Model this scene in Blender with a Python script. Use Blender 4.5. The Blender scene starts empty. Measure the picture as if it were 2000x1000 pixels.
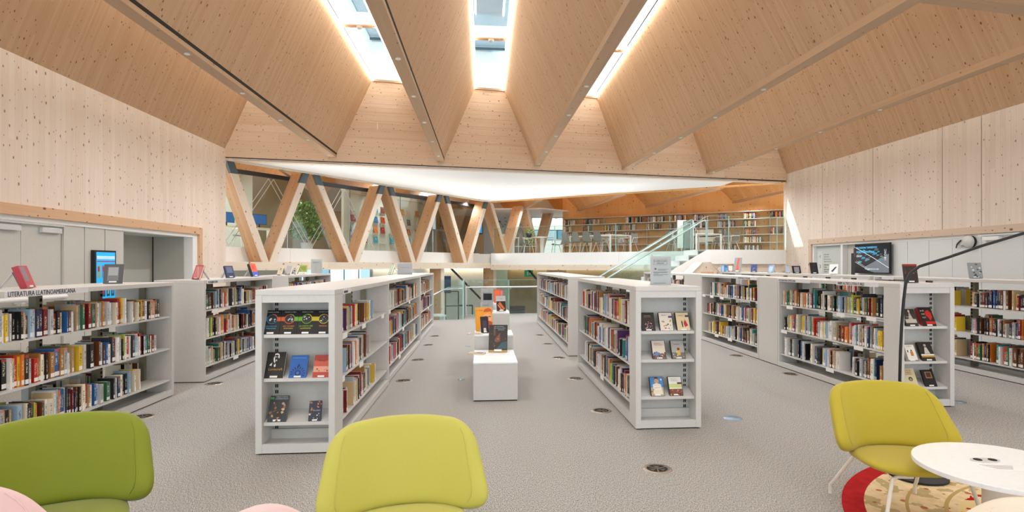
import bpy, bmesh, math, random
from mathutils import Vector, Matrix, Euler
R = math.radians
rng = random.Random(7)
S = bpy.context.scene
COL = S.collection
PSI = math.atan(99.0 / 1150.0)
# ------------------------------------------------------------------ camera
cam = bpy.data.cameras.new('camera'); camo = bpy.data.objects.new('camera', cam); COL.objects.link(camo)
cam.sensor_width = 36; cam.lens = 36 * 1150 / 2000.0
cam.shift_x = -0.022; cam.shift_y = 0.0085; cam.clip_start = 0.05; cam.clip_end = 300
camo.location = (0, 0, 1.55); camo.rotation_euler = (R(90), 0, -PSI)
S.camera = camo
# ------------------------------------------------------------------ world, light, exposure
S.view_settings.view_transform = 'Standard'; S.view_settings.look = 'None'
S.view_settings.gamma = 1; S.view_settings.use_curve_mapping = False
S.view_settings.exposure = -0.16
SKY_STRENGTH = 2.4
LED_STRENGTH = 13.0
SUN_STRENGTH = 5.0
sun = bpy.data.lights.new('sun', 'SUN'); sun.energy = SUN_STRENGTH; sun.angle = R(0.8); sun.color = (1.0, 0.98, 0.94)
suno = bpy.data.objects.new('sun', sun); COL.objects.link(suno); suno.rotation_euler = Vector((0.82, -0.47, -1.0)).to_track_quat('-Z', 'Y').to_euler(); suno.location = (-10, 12, 25)
w = bpy.data.worlds.new('sky'); S.world = w; w.use_nodes = True
nt = w.node_tree; nt.nodes.clear()
out = nt.nodes.new('ShaderNodeOutputWorld'); bg = nt.nodes.new('ShaderNodeBackground')
tc = nt.nodes.new('ShaderNodeTexCoord'); nz = nt.nodes.new('ShaderNodeTexNoise'); nz.inputs['Scale'].default_value = 2.2
rp = nt.nodes.new('ShaderNodeValToRGB')
rp.color_ramp.elements[0].position = 0.38; rp.color_ramp.elements[0].color = (0.76, 0.89, 0.97, 1)
rp.color_ramp.elements[1].position = 0.62; rp.color_ramp.elements[1].color = (0.97, 0.99, 1.0, 1)
nt.links.new(tc.outputs['Generated'], nz.inputs['Vector']); nt.links.new(nz.outputs['Fac'], rp.inputs['Fac'])
nt.links.new(rp.outputs['Color'], bg.inputs['Color']); bg.inputs['Strength'].default_value = SKY_STRENGTH
nt.links.new(bg.outputs['Background'], out.inputs['Surface'])
S.cycles.max_bounces = 8; S.cycles.diffuse_bounces = 5; S.cycles.transparent_max_bounces = 16
S.cycles.caustics_reflective = False; S.cycles.caustics_refractive = False

WASH_FILL_W = 80.0
HALL_W, GAL_W, COL_DOWN = (60.0, 40.0, 22.0, 14.0, 10.0), 17.0, (0.94, 0.975, 1.0)
def downlight_fill(x, y, z, watts, size=0.16):  # beam spots in the hall; added fill in gallery and soffit
    d = bpy.data.lights.new('downlight_fill', 'AREA'); d.shape = 'DISK'; d.size = size; d.energy = watts; d.color = COL_DOWN; d.spread = R(165)
    o = bpy.data.objects.new('downlight_fill', d); COL.objects.link(o); o.location = (x, y, z); return o
# ------------------------------------------------------------------ materials
def lin(c):
    return tuple((x / 12.92 if x <= 0.04045 else ((x + 0.055) / 1.055) ** 2.4) for x in c)
def hx(h):
    return lin(tuple(int(h[i:i + 2], 16) / 255 for i in (0, 2, 4)))
class NT:
    def __init__(s, name):
        s.m = bpy.data.materials.new(name); s.m.use_nodes = True; s.t = s.m.node_tree
        s.b = s.t.nodes['Principled BSDF']
    def n(s, typ, **kw):
        x = s.t.nodes.new(typ)
        for k, v in kw.items():
            if k == 'op': x.operation = v
            else: setattr(x, k, v)
        return x
    def l(s, a, b): s.t.links.new(a, b)
    def math(s, op, a, b=None, c=None):
        x = s.n('ShaderNodeMath', op=op)
        for i, v in enumerate((a, b, c)):
            if v is None: continue
            if isinstance(v, (int, float)): x.inputs[i].default_value = v
            else: s.l(v, x.inputs[i])
        return x.outputs[0]
    def comb(s, a, b, c=0.0):
        x = s.n('ShaderNodeCombineXYZ')
        for i, v in enumerate((a, b, c)):
            if isinstance(v, (int, float)): x.inputs[i].default_value = v
            else: s.l(v, x.inputs[i])
        return x.outputs[0]
    def mix(s, f, a, b):
        x = s.n('ShaderNodeMix', data_type='RGBA')
        for i, v in ((0, f), (6, a), (7, b)):
            if isinstance(v, (int, float)): x.inputs[i].default_value = v
            elif isinstance(v, tuple): x.inputs[i].default_value = (*v[:3], 1)
            else: s.l(v, x.inputs[i])
        return x.outputs[2]
    def ramp(s, f, stops):
        x = s.n('ShaderNodeValToRGB'); e = x.color_ramp.elements
        while len(e) < len(stops): e.new(0.5)
        for i, (p, c) in enumerate(stops):
            e[i].position = p; e[i].color = (*c[:3], 1) if isinstance(c, tuple) else (c, c, c, 1)
        s.l(f, x.inputs['Fac']); return x.outputs['Color']
    def uv(s):
        x = s.n('ShaderNodeUVMap'); y = s.n('ShaderNodeSeparateXYZ'); s.l(x.outputs['UV'], y.inputs[0]); return y.outputs[0], y.outputs[1]
_mc = {}
def plain(name, hexc, rough=0.5, metal=0.0, spec=0.5, grain=0.06, emit=0.0):
    key = (name, hexc)
    if key in _mc: return _mc[key]
    N = NT(name); c = hx(hexc)
    N.b.inputs['Roughness'].default_value = rough; N.b.inputs['Metallic'].default_value = metal
    N.b.inputs['Specular IOR Level'].default_value = spec
    if grain:
        t = N.n('ShaderNodeTexCoord'); z = N.n('ShaderNodeTexNoise'); z.inputs['Scale'].default_value = 35
        N.l(t.outputs['Object'], z.inputs['Vector'])
        col = N.mix(z.outputs['Fac'], tuple(x * (1 - grain) for x in c), tuple(min(1, x * (1 + grain)) for x in c))
        N.l(col, N.b.inputs['Base Color'])
    else: N.b.inputs['Base Color'].default_value = (*c, 1)
    if emit:
        N.b.inputs['Emission Color'].default_value = (*c, 1); N.b.inputs['Emission Strength'].default_value = emit
    _mc[key] = N.m; return N.m
def wood(name, c1, c2, bw=0.1, knots=0.6, ks=0.085, seam=0.25, knot_c='6b3a22', rough=0.6, blen=3.4, su=6.0, sv=4.2):
    N = NT(name); u, v = N.uv()
    idf = N.math('FLOOR', N.math('DIVIDE', u, bw)); fr = N.math('FRACT', N.math('DIVIDE', u, bw))
    wn = N.n('ShaderNodeTexWhiteNoise', noise_dimensions='1D'); N.l(idf, wn.inputs['W'])
    v2 = N.math('ADD', v, N.math('MULTIPLY', wn.outputs['Value'], 17.0))
    id2 = N.math('FLOOR', N.math('DIVIDE', v2, blen))
    wn2 = N.n('ShaderNodeTexWhiteNoise', noise_dimensions='2D'); N.l(N.comb(idf, id2), wn2.inputs['Vector'])
    g = N.n('ShaderNodeTexNoise'); g.inputs['Scale'].default_value = 1; g.inputs['Detail'].default_value = 3
    N.l(N.comb(N.math('MULTIPLY', u, 38.0), N.math('MULTIPLY', v2, 0.9), N.math('MULTIPLY', idf, 3.7)), g.inputs['Vector'])
    f = N.math('ADD', N.math('MULTIPLY', wn2.outputs['Value'], 0.5), N.math('MULTIPLY', N.math('SUBTRACT', g.outputs['Fac'], 0.3), 0.85))
    col = N.mix(f, hx(c1), hx(c2))
    streak = N.math('GREATER_THAN', g.outputs['Fac'], 0.66)
    col = N.mix(N.math('MULTIPLY', streak, 0.22), col, hx('b98a66'))
    edge = N.math('GREATER_THAN', N.math('ABSOLUTE', N.math('SUBTRACT', fr, 0.5)), 0.5 - 0.0025 / bw)
    col = N.mix(N.math('MULTIPLY', edge, seam), col, hx('8d6a50'))
    if knots:
        vo = N.n('ShaderNodeTexVoronoi', voronoi_dimensions='2D', feature='F1'); vo.inputs['Scale'].default_value = 1
        N.l(N.comb(N.math('MULTIPLY', u, su), N.math('MULTIPLY', v2, sv)), vo.inputs['Vector'])
        sc = N.n('ShaderNodeSeparateColor'); N.l(vo.outputs['Color'], sc.inputs[0])
        show = N.math('LESS_THAN', sc.outputs[0], knots)
        rad = N.math('ADD', ks * 0.55, N.math('MULTIPLY', N.math('POWER', sc.outputs[1], 2.0), ks))
        k = N.math('MULTIPLY', show, N.math('SUBTRACT', 1.0, N.math('SMOOTH_MIN', 1.0, N.math('DIVIDE', vo.outputs['Distance'], rad), 0.3)))
        k2 = N.math('MINIMUM', 0.85, N.math('MULTIPLY', k, 2.2))
        kk = N.n('ShaderNodeClamp'); N.l(k2, kk.inputs[0])
        col = N.mix(kk.outputs[0], col, hx(knot_c))
    N.l(col, N.b.inputs['Base Color']); N.b.inputs['Roughness'].default_value = rough
    N.b.inputs['Specular IOR Level'].default_value = 0.25
    return N.m
def glass(name, tint='dff3ee', refl=0.12, dens=0.0):
    N = NT(name); t = N.t; t.nodes.remove(N.b); o = [x for x in t.nodes if x.type == 'OUTPUT_MATERIAL'][0]
    tr = N.n('ShaderNodeBsdfTransparent'); tr.inputs['Color'].default_value = (*hx(tint), 1)
    gl = N.n('ShaderNodeBsdfGlossy'); gl.inputs['Roughness'].default_value = 0.03
    lw = N.n('ShaderNodeLayerWeight'); lw.inputs['Blend'].default_value = 0.25
    mx = N.n('ShaderNodeMixShader'); N.l(N.math('MULTIPLY_ADD', lw.outputs['Fresnel'], 0.8, refl), mx.inputs[0])
    N.l(tr.outputs[0], mx.inputs[1]); N.l(gl.outputs[0], mx.inputs[2]); N.l(mx.outputs[0], o.inputs['Surface']); return N.m
def carpet():
    N = NT('carpet'); t = N.n('ShaderNodeTexCoord')
    def noise(scale, sx, sy, rot, det):
        mp = N.n('ShaderNodeMapping'); mp.inputs['Scale'].default_value = (sx, sy, 1); mp.inputs['Rotation'].default_value = (0, 0, R(rot))
        z = N.n('ShaderNodeTexNoise'); z.inputs['Scale'].default_value = scale; z.inputs['Detail'].default_value = det
        N.l(t.outputs['Object'], mp.inputs[0]); N.l(mp.outputs[0], z.inputs['Vector']); return z.outputs['Fac']
    a = noise(210, 1, 0.3, 40, 2.0); b = noise(230, 0.4, 1, 40, 2.0); c = noise(420, 1, 1, 0, 1); big = noise(1.3, 1, 1, 0, 2)
    m = N.math('ADD', N.math('ADD', N.math('MULTIPLY', a, 0.5), N.math('MULTIPLY', b, 0.25)), N.math('MULTIPLY', c, 0.25))
    col = N.ramp(m, [(0.39, hx('454340')), (0.46, hx('918d89')), (0.535, hx('b1aeaa')), (0.62, hx('d8d6d3'))])
    col = N.mix(N.math('MULTIPLY', big, 0.2), col, hx('a19d95'))
    N.l(col, N.b.inputs['Base Color']); N.b.inputs['Roughness'].default_value = 0.95; N.b.inputs['Specular IOR Level'].default_value = 0.1
    bp = N.n('ShaderNodeBump'); bp.inputs['Strength'].default_value = 0.35; bp.inputs['Distance'].default_value = 0.006
    N.l(m, bp.inputs['Height']); N.l(bp.outputs[0], N.b.inputs['Normal']); return N.m
def cover_mat(single):
    N = NT('book_cloth' if single else 'book_cloth_mixed'); u, v = N.uv()
    if single:
        oi = N.n('ShaderNodeObjectInfo'); base = oi.outputs['Color']; rnd = oi.outputs['Random']; vf = v
    else:
        at = N.n('ShaderNodeAttribute', attribute_name='col'); base = at.outputs['Color']
        rnd = N.math('FLOOR', v); vf = N.math('FRACT', v)
    z = N.n('ShaderNodeTexNoise', noise_dimensions='3D'); z.inputs['Scale'].default_value = 1; z.inputs['Detail'].default_value = 1
    N.l(N.comb(N.math('MULTIPLY', u, 3.2), N.math('MULTIPLY', vf, 26.0), N.math('MULTIPLY', rnd, 371.3)), z.inputs['Vector'])
    inx = N.math('MULTIPLY', N.math('GREATER_THAN', u, 0.25), N.math('LESS_THAN', u, 0.75))
    wn = N.n('ShaderNodeTexWhiteNoise', noise_dimensions='1D'); N.l(N.math('MULTIPLY', rnd, 91.7), wn.inputs['W'])
    lo = N.math('MULTIPLY_ADD', wn.outputs['Value'], 0.2, 0.26)
    iny = N.math('MULTIPLY', N.math('GREATER_THAN', vf, lo), N.math('LESS_THAN', vf, N.math('ADD', lo, 0.46)))
    mask = N.math('MULTIPLY', N.math('MULTIPLY', inx, iny), N.math('GREATER_THAN', z.outputs['Fac'], 0.5))
    bw = N.n('ShaderNodeRGBToBW'); N.l(base, bw.inputs[0])
    tcol = N.mix(N.math('GREATER_THAN', bw.outputs[0], 0.3), (0.75, 0.7, 0.55), (0.05, 0.04, 0.06))
    col = N.mix(N.math('MULTIPLY', mask, 0.75), base, tcol)
    band = N.math('MULTIPLY', N.math('GREATER_THAN', wn.outputs['Value'], 0.7), N.math('GREATER_THAN', vf, 0.9))
    col = N.mix(N.math('MULTIPLY', N.math('MULTIPLY', band, N.math('LESS_THAN', u, 1.0)), 0.6), col, (0.6, 0.1, 0.06))
    N.l(col, N.b.inputs['Base Color']); N.b.inputs['Roughness'].default_value = 0.4
    return N.m
def fabric(name, c1, c2):
    N = NT(name); t = N.n('ShaderNodeTexCoord'); z = N.n('ShaderNodeTexNoise'); z.inputs['Scale'].default_value = 260
    z2 = N.n('ShaderNodeTexNoise'); z2.inputs['Scale'].default_value = 2.5
    N.l(t.outputs['Object'], z.inputs['Vector']); N.l(t.outputs['Object'], z2.inputs['Vector'])
    f = N.math('ADD', N.math('MULTIPLY', z.outputs['Fac'], 0.5), N.math('MULTIPLY', z2.outputs['Fac'], 0.5))
    N.l(N.mix(f, hx(c1), hx(c2)), N.b.inputs['Base Color']); N.b.inputs['Roughness'].default_value = 0.75
    N.b.inputs['Sheen Weight'].default_value = 0.25; N.b.inputs['Sheen Roughness'].default_value = 0.4
    bp = N.n('ShaderNodeBump'); bp.inputs['Strength'].default_value = 0.08; N.l(z.outputs['Fac'], bp.inputs['Height']); N.l(bp.outputs[0], N.b.inputs['Normal'])
    return N.m
def rug_mat():
    N = NT('rug_pile'); t = N.n('ShaderNodeTexCoord'); sx = N.n('ShaderNodeSeparateXYZ'); N.l(t.outputs['Object'], sx.inputs[0])
    r = N.math('SQRT', N.math('ADD', N.math('POWER', sx.outputs[0], 2.0), N.math('POWER', sx.outputs[1], 2.0)))
    z = N.n('ShaderNodeTexNoise'); z.inputs['Scale'].default_value = 7; z.inputs['Detail'].default_value = 3; N.l(t.outputs['Object'], z.inputs['Vector'])
    z2 = N.n('ShaderNodeTexNoise'); z2.inputs['Scale'].default_value = 16; z2.inputs['Detail'].default_value = 2; N.l(t.outputs['Object'], z2.inputs['Vector'])
    vo = N.n('ShaderNodeTexVoronoi'); vo.inputs['Scale'].default_value = 9; N.l(t.outputs['Object'], vo.inputs['Vector'])
    cream = N.mix(z2.outputs['Fac'], hx('c9ab7c'), hx('f0dfba'))
    olive = N.math('GREATER_THAN', z.outputs['Fac'], 0.57)
    cream = N.mix(N.math('MULTIPLY', olive, 0.6), cream, hx('98854a'))
    flow = N.math('LESS_THAN', vo.outputs['Distance'], 0.2)
    cream = N.mix(N.math('MULTIPLY', flow, 0.8), cream, hx('a8402e'))
    red = N.mix(z2.outputs['Fac'], hx('8f1418'), hx('c4282a'))
    medal = N.math('GREATER_THAN', N.math('ADD', z.outputs['Fac'], N.math('MULTIPLY', z2.outputs['Fac'], 0.3)), 0.6)
    inner = N.mix(medal, red, hx('dcc58f'))
    ring = N.math('LESS_THAN', N.math('ABSOLUTE', N.math('SUBTRACT', r, 1.04)), 0.012)
    ring2 = N.math('LESS_THAN', N.math('ABSOLUTE', N.math('SUBTRACT', r, 1.25)), 0.01)
    col = N.mix(N.math('GREATER_THAN', r, N.math('ADD', 0.92, N.math('MULTIPLY', z.outputs['Fac'], 0.1))), inner, cream)
    col = N.mix(N.math('MAXIMUM', ring, ring2), col, hx('b59a62'))
    col = N.mix(N.math('GREATER_THAN', r, 1.49), col, red)
    N.l(col, N.b.inputs['Base Color']); N.b.inputs['Roughness'].default_value = 0.95; N.b.inputs['Specular IOR Level'].default_value = 0.1
    return N.m
def leafmat():
    N = NT('leaf'); t = N.n('ShaderNodeTexCoord'); z = N.n('ShaderNodeTexNoise'); z.inputs['Scale'].default_value = 6
    N.l(t.outputs['Object'], z.inputs['Vector'])
    N.l(N.ramp(z.outputs['Fac'], [(0.35, hx('2c5a2c')), (0.5, hx('5f9a4c')), (0.65, hx('a9cf86'))]), N.b.inputs['Base Color']); N.b.inputs['Roughness'].default_value = 0.5
    return N.m
M = dict(
    wall=wood('spruce_wall', 'ecdac8', 'f7ece0', 0.105, 0.7, 0.095, 0.14, '9a6248', su=8, sv=5),
    wallr=wood('spruce_wall_pale', 'dccdbe', 'ece0d3', 0.105, 0.55, 0.085, 0.2, '7a5c50', su=7.5, sv=5),
    ceil=wood('spruce_ceiling', 'c6a27f', 'd9bc9d', 0.042, 0.8, 0.085, 0.1, '5e4234', su=8, sv=5, blen=5.0),
    head=wood('spruce_header', 'd8ba9c', 'ecd7c0', 0.2, 0.75, 0.085, 0.3, '7b4a34', blen=4.3, su=8, sv=5),
    beam=wood('spruce_beam', 'b7977a', 'c9aa8a', 0.2, 0.25, 0.07, 0.1, '7b5a44'),  # darker than the ceiling: dim light on the undersides put into the colour
    trim=wood('spruce_trim', 'd9ae88', 'e9c5a3', 0.3, 0.7, 0.11, 0.0, '5e3222', su=7, sv=4),
    trimr=wood('spruce_trim_pale', 'cdb49c', 'dcc7b2', 0.3, 0.7, 0.11, 0.0, '5e3a2a', su=7, sv=4),
    truss=wood('spruce_truss', 'c79a70', 'dcb48c', 0.09, 0.5, 0.1, 0.12, '6b432c'),
    trussf=wood('spruce_truss_face', 'dccbb8', 'eaddcd', 0.2, 0.4, 0.09, 0.1, '8a5d44'),
    chord=wood('spruce_chord', 'dccbb6', 'ebdfcd', 0.2, 0.5, 0.1, 0.05, '8a5d44'),
    mezz=wood('spruce_warm_lit', 'd9a468', 'e8b97f', 0.2, 0.6, 0.1, 0.1, '6b3a1c'),  # orange lamplight put into the gallery wood colour
    carpet=carpet(), white=plain('white_lacquer', 'd1d0cd', 0.35), white2=plain('white_paint', 'f3f3f1', 0.6),
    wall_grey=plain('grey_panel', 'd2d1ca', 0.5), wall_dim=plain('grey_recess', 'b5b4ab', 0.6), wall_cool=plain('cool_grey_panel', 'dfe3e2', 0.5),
    gap=plain('dark_gap', '22221f', 0.9), metal=plain('brushed_steel', 'dfe3e4', 0.35, 0.3), olive=plain('olive_metal', '8f8a76', 0.5, 0.2),
    slot=plain('slot_dark', '1b1b19', 0.9), black=plain('black_metal', '101011', 0.5), dark=plain('charcoal', '303236', 0.5),
    bronze=plain('bronze_outlet', '9d8f80', 0.35, 0.6), page=plain('book_page', 'e9e2d0', 0.9), paper=plain('sticker_paper', 'f1f0ee', 0.7),
    cover=cover_mat(True), coverm=cover_mat(False), acrylic=glass('acrylic', 'fbfdfd', 0.02), glass=glass('clear_glass', 'f7fbf9', 0.025),
    gglass=glass('green_glass', 'f6fcfb', 0.03), edge=plain('glass_edge', '9fd6cf', 0.2), sglass=glass('skylight_glass', 'e6f4fb', 0.02),
    lime=fabric('lime_wool', 'aa9a22', 'c4b236'), lime2=fabric('shaded_lime_wool', '6c780c', '879016'), limep=fabric('pale_lime_wool', 'b1ad45', 'c9c562'), pink=fabric('pink_wool', 'e2bfc0', 'efd3d3'), cream=fabric('cream_wool', 'e3d6c2', 'f2e8d8'),  # lime2 is the lime wool with shade put into its colour
    legw=plain('cream_tube', 'e6e0d4', 0.4), tabletop=plain('white_laminate', 'f4f6f7', 0.35), rug=rug_mat(), leaf=leafmat(),
    seatg=plain('grey_plastic', '8d8f8c', 0.5), bark=plain('bark', '6b5340', 0.9), steel=plain('dark_steel_plate', '5b6870', 0.5, 0.3), well=plain('well_white', 'f0f7f6', 0.6),
    soffit=plain('perforated_white', 'f4f5f5', 0.7), led=None)
N = NT('warm_led'); N.b.inputs['Base Color'].default_value = (1, 1, 1, 1)
N.b.inputs['Emission Color'].default_value = (1.0, 0.88, 0.74, 1); N.b.inputs['Emission Strength'].default_value = LED_STRENGTH; M['led'] = N.m
N = NT('warm_led_dim'); N.b.inputs['Emission Color'].default_value = (1.0, 0.78, 0.5, 1); N.b.inputs['Emission Strength'].default_value = 9; M['led2'] = N.m

# ------------------------------------------------------------------ mesh helpers
class MB:
    def __init__(s): s.v = []; s.f = []; s.m = []; s.sm = []
    def add(s, vs, fs, m=0, smooth=False):
        o = len(s.v); s.v += [tuple(p) for p in vs]
        for f in fs: s.f.append(tuple(i + o for i in f)); s.m.append(m); s.sm.append(smooth)
        return s
    def quad(s, *p, m=0): return s.add(p, [tuple(range(len(p)))], m)
    def box(s, x0, x1, y0, y1, z0, z1, m=0):
        if x0 > x1: x0, x1 = x1, x0
        if y0 > y1: y0, y1 = y1, y0
        v = [(x, y, z) for z in (z0, z1) for y in (y0, y1) for x in (x0, x1)]
        return s.add(v, [(0, 2, 3, 1), (4, 5, 7, 6), (0, 1, 5, 4), (2, 6, 7, 3), (0, 4, 6, 2), (1, 3, 7, 5)], m)
    def prism(s, poly, d, m=0):
        """poly: 3D points (planar); d: extrusion vector"""
        n = len(poly); d = Vector(d); a = [Vector(p) for p in poly]; b = [p + d for p in a]
        nn = (a[1] - a[0]).cross(a[2] - a[0])
        for i in range(2, n - 1): nn = nn + (a[i] - a[0]).cross(a[i + 1] - a[0])
        flip = nn.dot(d) > 0
        f = [tuple(range(n))[::-1 if flip else 1], tuple(range(n, 2 * n))[::1 if flip else -1]]
        for i in range(n):
            j = (i + 1) % n; q = (i, j, j + n, i + n); f.append(q if flip else q[::-1])
        return s.add(a + b, f, m)
    def beam(s, a, b, wv, hv, m=0):
        """box along a->b with half-extent vectors wv, hv"""
        a, b, wv, hv = Vector(a), Vector(b), Vector(wv), Vector(hv)
        return s.prism([a - wv - hv, a + wv - hv, a + wv + hv, a - wv + hv], b - a, m)
    def tube(s, path, r, seg=8, m=0, closed=False, caps=True):
        path = [Vector(p) for p in path]; n = len(path); rings = []
        rr = r if isinstance(r, (list, tuple)) else [r] * n
        t0 = (path[1] - path[0]).normalized(); up = Vector((0, 0, 1)) if abs(t0.z) < 0.9 else Vector((1, 0, 0))
        x = t0.cross(up).normalized()
        vs = []
        for i, p in enumerate(path):
            t = (path[min(i + 1, n - 1)] - path[max(i - 1, 0)]).normalized()
            x = (x - t * x.dot(t)).normalized(); y = t.cross(x)
            for k in range(seg):
                a = 2 * math.pi * k / seg; vs.append(p + x * math.cos(a) * rr[i] + y * math.sin(a) * rr[i])
        fs = [(i * seg + k, i * seg + (k + 1) % seg, (i + 1) * seg + (k + 1) % seg, (i + 1) * seg + k) for i in range(n - 1) for k in range(seg)]
        s.add(vs, fs, m, True)
        if caps:
            s.add(vs[:seg], [tuple(range(seg))[::-1]], m); s.add(vs[-seg:], [tuple(range(seg))], m)
        return s
    def lathe(s, prof, c=(0, 0), seg=32, m=0, smooth=True):
        vs = [(c[0] + r * math.cos(2 * math.pi * k / seg), c[1] + r * math.sin(2 * math.pi * k / seg), z) for r, z in prof for k in range(seg)]
        fs = [(i * seg + k, i * seg + (k + 1) % seg, (i + 1) * seg + (k + 1) % seg, (i + 1) * seg + k) for i in range(len(prof) - 1) for k in range(seg)]
        return s.add(vs, fs, m, smooth)
    def disc(s, r, z0, z1, c=(0, 0), seg=40, m=0):
        vs = [(c[0] + r * math.cos(2 * math.pi * k / seg), c[1] + r * math.sin(2 * math.pi * k / seg), z) for z in (z0, z1) for k in range(seg)]
        fs = [tuple(range(seg))[::-1], tuple(range(seg, 2 * seg))] + [(k, (k + 1) % seg, seg + (k + 1) % seg, seg + k) for k in range(seg)]
        return s.add(vs, fs, m)
    def build(s, name, mats, parent=None, loc=None, rot=None, grain=None, bevel=0, subsurf=0, kind=None):
        me = bpy.data.meshes.new(name); me.from_pydata(s.v, [], s.f)
        mats = mats if isinstance(mats, (list, tuple)) else [mats]
        for x in mats: me.materials.append(M[x] if isinstance(x, str) else x)
        me.polygons.foreach_set('material_index', s.m); me.polygons.foreach_set('use_smooth', s.sm)
        if grain is not None: auto_uv(me, grain)
        me.update()
        o = bpy.data.objects.new(name, me); COL.objects.link(o)
        if parent: o.parent = parent
        if loc: o.location = loc
        if rot: o.rotation_euler = rot
        if bevel:
            b = o.modifiers.new('bevel', 'BEVEL'); b.width = bevel; b.segments = 2; b.limit_method = 'ANGLE'
        if subsurf:
            b = o.modifiers.new('sub', 'SUBSURF'); b.levels = subsurf; b.render_levels = subsurf
        if kind: o['kind'] = kind
        return o
def auto_uv(me, grain):
    uvl = me.uv_layers.new(name='UVMap'); G = Vector(grain).normalized() if not callable(grain) else None
    for p in me.polygons:
        n = p.normal; g = G if G else Vector(grain(p)).normalized()
        if abs(n.dot(g)) > 0.95:
            g2 = Vector((0, 0, 1)) if abs(n.z) < 0.9 else Vector((1, 0, 0))
        else: g2 = g
        g2 = (g2 - n * g2.dot(n)).normalized(); u = g2.cross(n)
        for li in p.loop_indices:
            co = me.vertices[me.loops[li].vertex_index].co
            uvl.data[li].uv = (co.dot(u) + n.x * 3.1 + n.y * 5.3, co.dot(g2) + n.x * 1.7 + n.z * 2.9)
def empty(name, loc=(0, 0, 0), rz=0.0, label=None, cat=None, group=None, kind=None, rot=None):
    o = bpy.data.objects.new(name, None); COL.objects.link(o); o.location = loc; o.empty_display_size = 0.1
    o.rotation_euler = rot if rot else (0, 0, rz)
    tag(o, label, cat, group, kind); return o
def tag(o, label=None, cat=None, group=None, kind=None):
    if label: o['label'] = label
    if cat: o['category'] = cat
    if group: o['group'] = group
    if kind: o['kind'] = kind
    return o
def copy_tree(o, parent=None):
    c = o.copy(); COL.objects.link(c)
    if parent: c.parent = parent
    for ch in list(o.children): copy_tree(ch, c)
    return c
def text(name, s, size, mat, parent, loc, rot, align='LEFT', depth=0.0006, bold=0.0, sx=1.0, valign='BOTTOM_BASELINE'):
    c = bpy.data.curves.new(name, 'FONT'); c.body = s; c.size = size; c.align_x = align; c.extrude = depth; c.offset = bold
    c.align_y = valign; c.resolution_u = 2
    c.materials.append(M[mat] if isinstance(mat, str) else mat)
    o = bpy.data.objects.new(name, c); COL.objects.link(o)
    me = bpy.data.meshes.new_from_object(o); bpy.data.objects.remove(o); me.name = name
    o = bpy.data.objects.new(name, me); COL.objects.link(o); o.parent = parent; o.location = loc; o.rotation_euler = rot; o.scale = (sx, 1, 1)
    return o
RF = (R(90), 0, 0)                    # text facing -Y
RPX = (R(90), 0, R(90))               # text facing +X
RNX = (R(90), 0, R(-90))              # text facing -X
# ================================================================== STRUCTURE
XL, XR, YB = -6.1, 9.14, -4.0
A = Vector((-6.1, 14.52, 0)); B = Vector((9.14, 17.16, 0)); V = Vector((0.27, 23.5, 0))
def yh(x): return 14.52 + (x + 6.1) * 2.64 / 15.24           # header line
dT = (V - A).normalized(); nT = Vector((dT.y, -dT.x, 0))      # truss line, normal towards the reading room
dR = (B - V).normalized(); nR = Vector((dR.y, -dR.x, 0)); nR = nR if nR.y < 0 else -nR
def tp(x, off=0.0, z=0.0):                                    # point on the truss line at a given x, pushed back by off
    p = A + dT * ((x - A.x) / dT.x) - nT * off; return Vector((p.x, p.y, z))
def rp_(x, off=0.0, z=0.0):
    p = V + dR * ((x - V.x) / dR.x) - nR * off; return Vector((p.x, p.y, z))
MZ = 2.0                                                      # upper gallery level
LZ = -1.25                                                    # lower level
# ---- floor
fl = [(-6.3, YB), (9.3, YB), (9.3, 17.2), (6.6, 18.9), (1.6, 18.5), (-0.55, 18.12), (-0.55, 16.85), (-3.2, 16.4), (-3.2, 18.4), (-6.3, 14.4)]
MB().prism([(x, y, 0) for x, y in fl], (0, 0, -0.3), 0).build('floor', ['carpet'], kind='structure')
fe = MB(); fe.prism([(1.6, 18.5, 0), (-0.55, 18.12, 0), (-0.56, 18.2, 0), (1.6, 18.58, 0)], (0, 0, 0.012)).prism([(1.6, 18.5, 0), (1.6, 18.58, 0), (6.6, 18.98, 0), (6.6, 18.9, 0)], (0, 0, 0.012))
fe.build('trim_1', ['white2'], kind='structure')
MB().box(-16, 14, 14, 40, LZ - 0.2, LZ).build('floor_lower', ['wall_grey'], kind='structure')
# ---- left wall
wl = empty('wall_left', kind='structure')
for y0, y1 in ((YB, 3.5), (3.5, 7.6), (7.6, 11.53), (11.53, 14.55)):
    b = MB(); zb = 2.34
    if y1 > 13.2: b.prism([(XL, y0, zb), (XL, 13.33, zb), (XL, 13.33, -0.1), (XL, y1, -0.1), (XL, y1, 4.31), (XL, y0, 4.31)], (-0.3, 0, 0))
    else: b.box(XL - 0.3, XL, y0, y1 - 0.003, zb, 4.31)
    b.build('panel', ['wall'], wl, grain=(0, 0, 1))
b = MB(); b.box(XL - 0.25, XL + 0.03, YB, 13.2, 2.2, 2.345).box(XL - 0.25, XL + 0.03, 13.2, 13.33, 0, 2.345)
b.build('trim_2', ['trim'], kind='structure', grain=lambda p: (0, 1, 0) if p.center.y < 13.2 else (0, 0, 1))
b = MB(); b.box(XL - 0.2, XL - 0.02, YB, 13.2, 2.13, 2.2).box(XL - 0.2, XL - 0.02, 13.0, 13.2, 0, 2.128)
b.build('trim_3', ['white2'], kind='structure')
pl = empty('wall_left_lining', kind='structure')
for y0, y1 in ((9.2, 9.645), (9.655, 10.135), (10.145, 10.64)): MB().box(XL - 0.16, XL - 0.04, y0 + 0.004, y1 - 0.004, 0, 2.13).build('panel', ['wall_grey'], pl)
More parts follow.
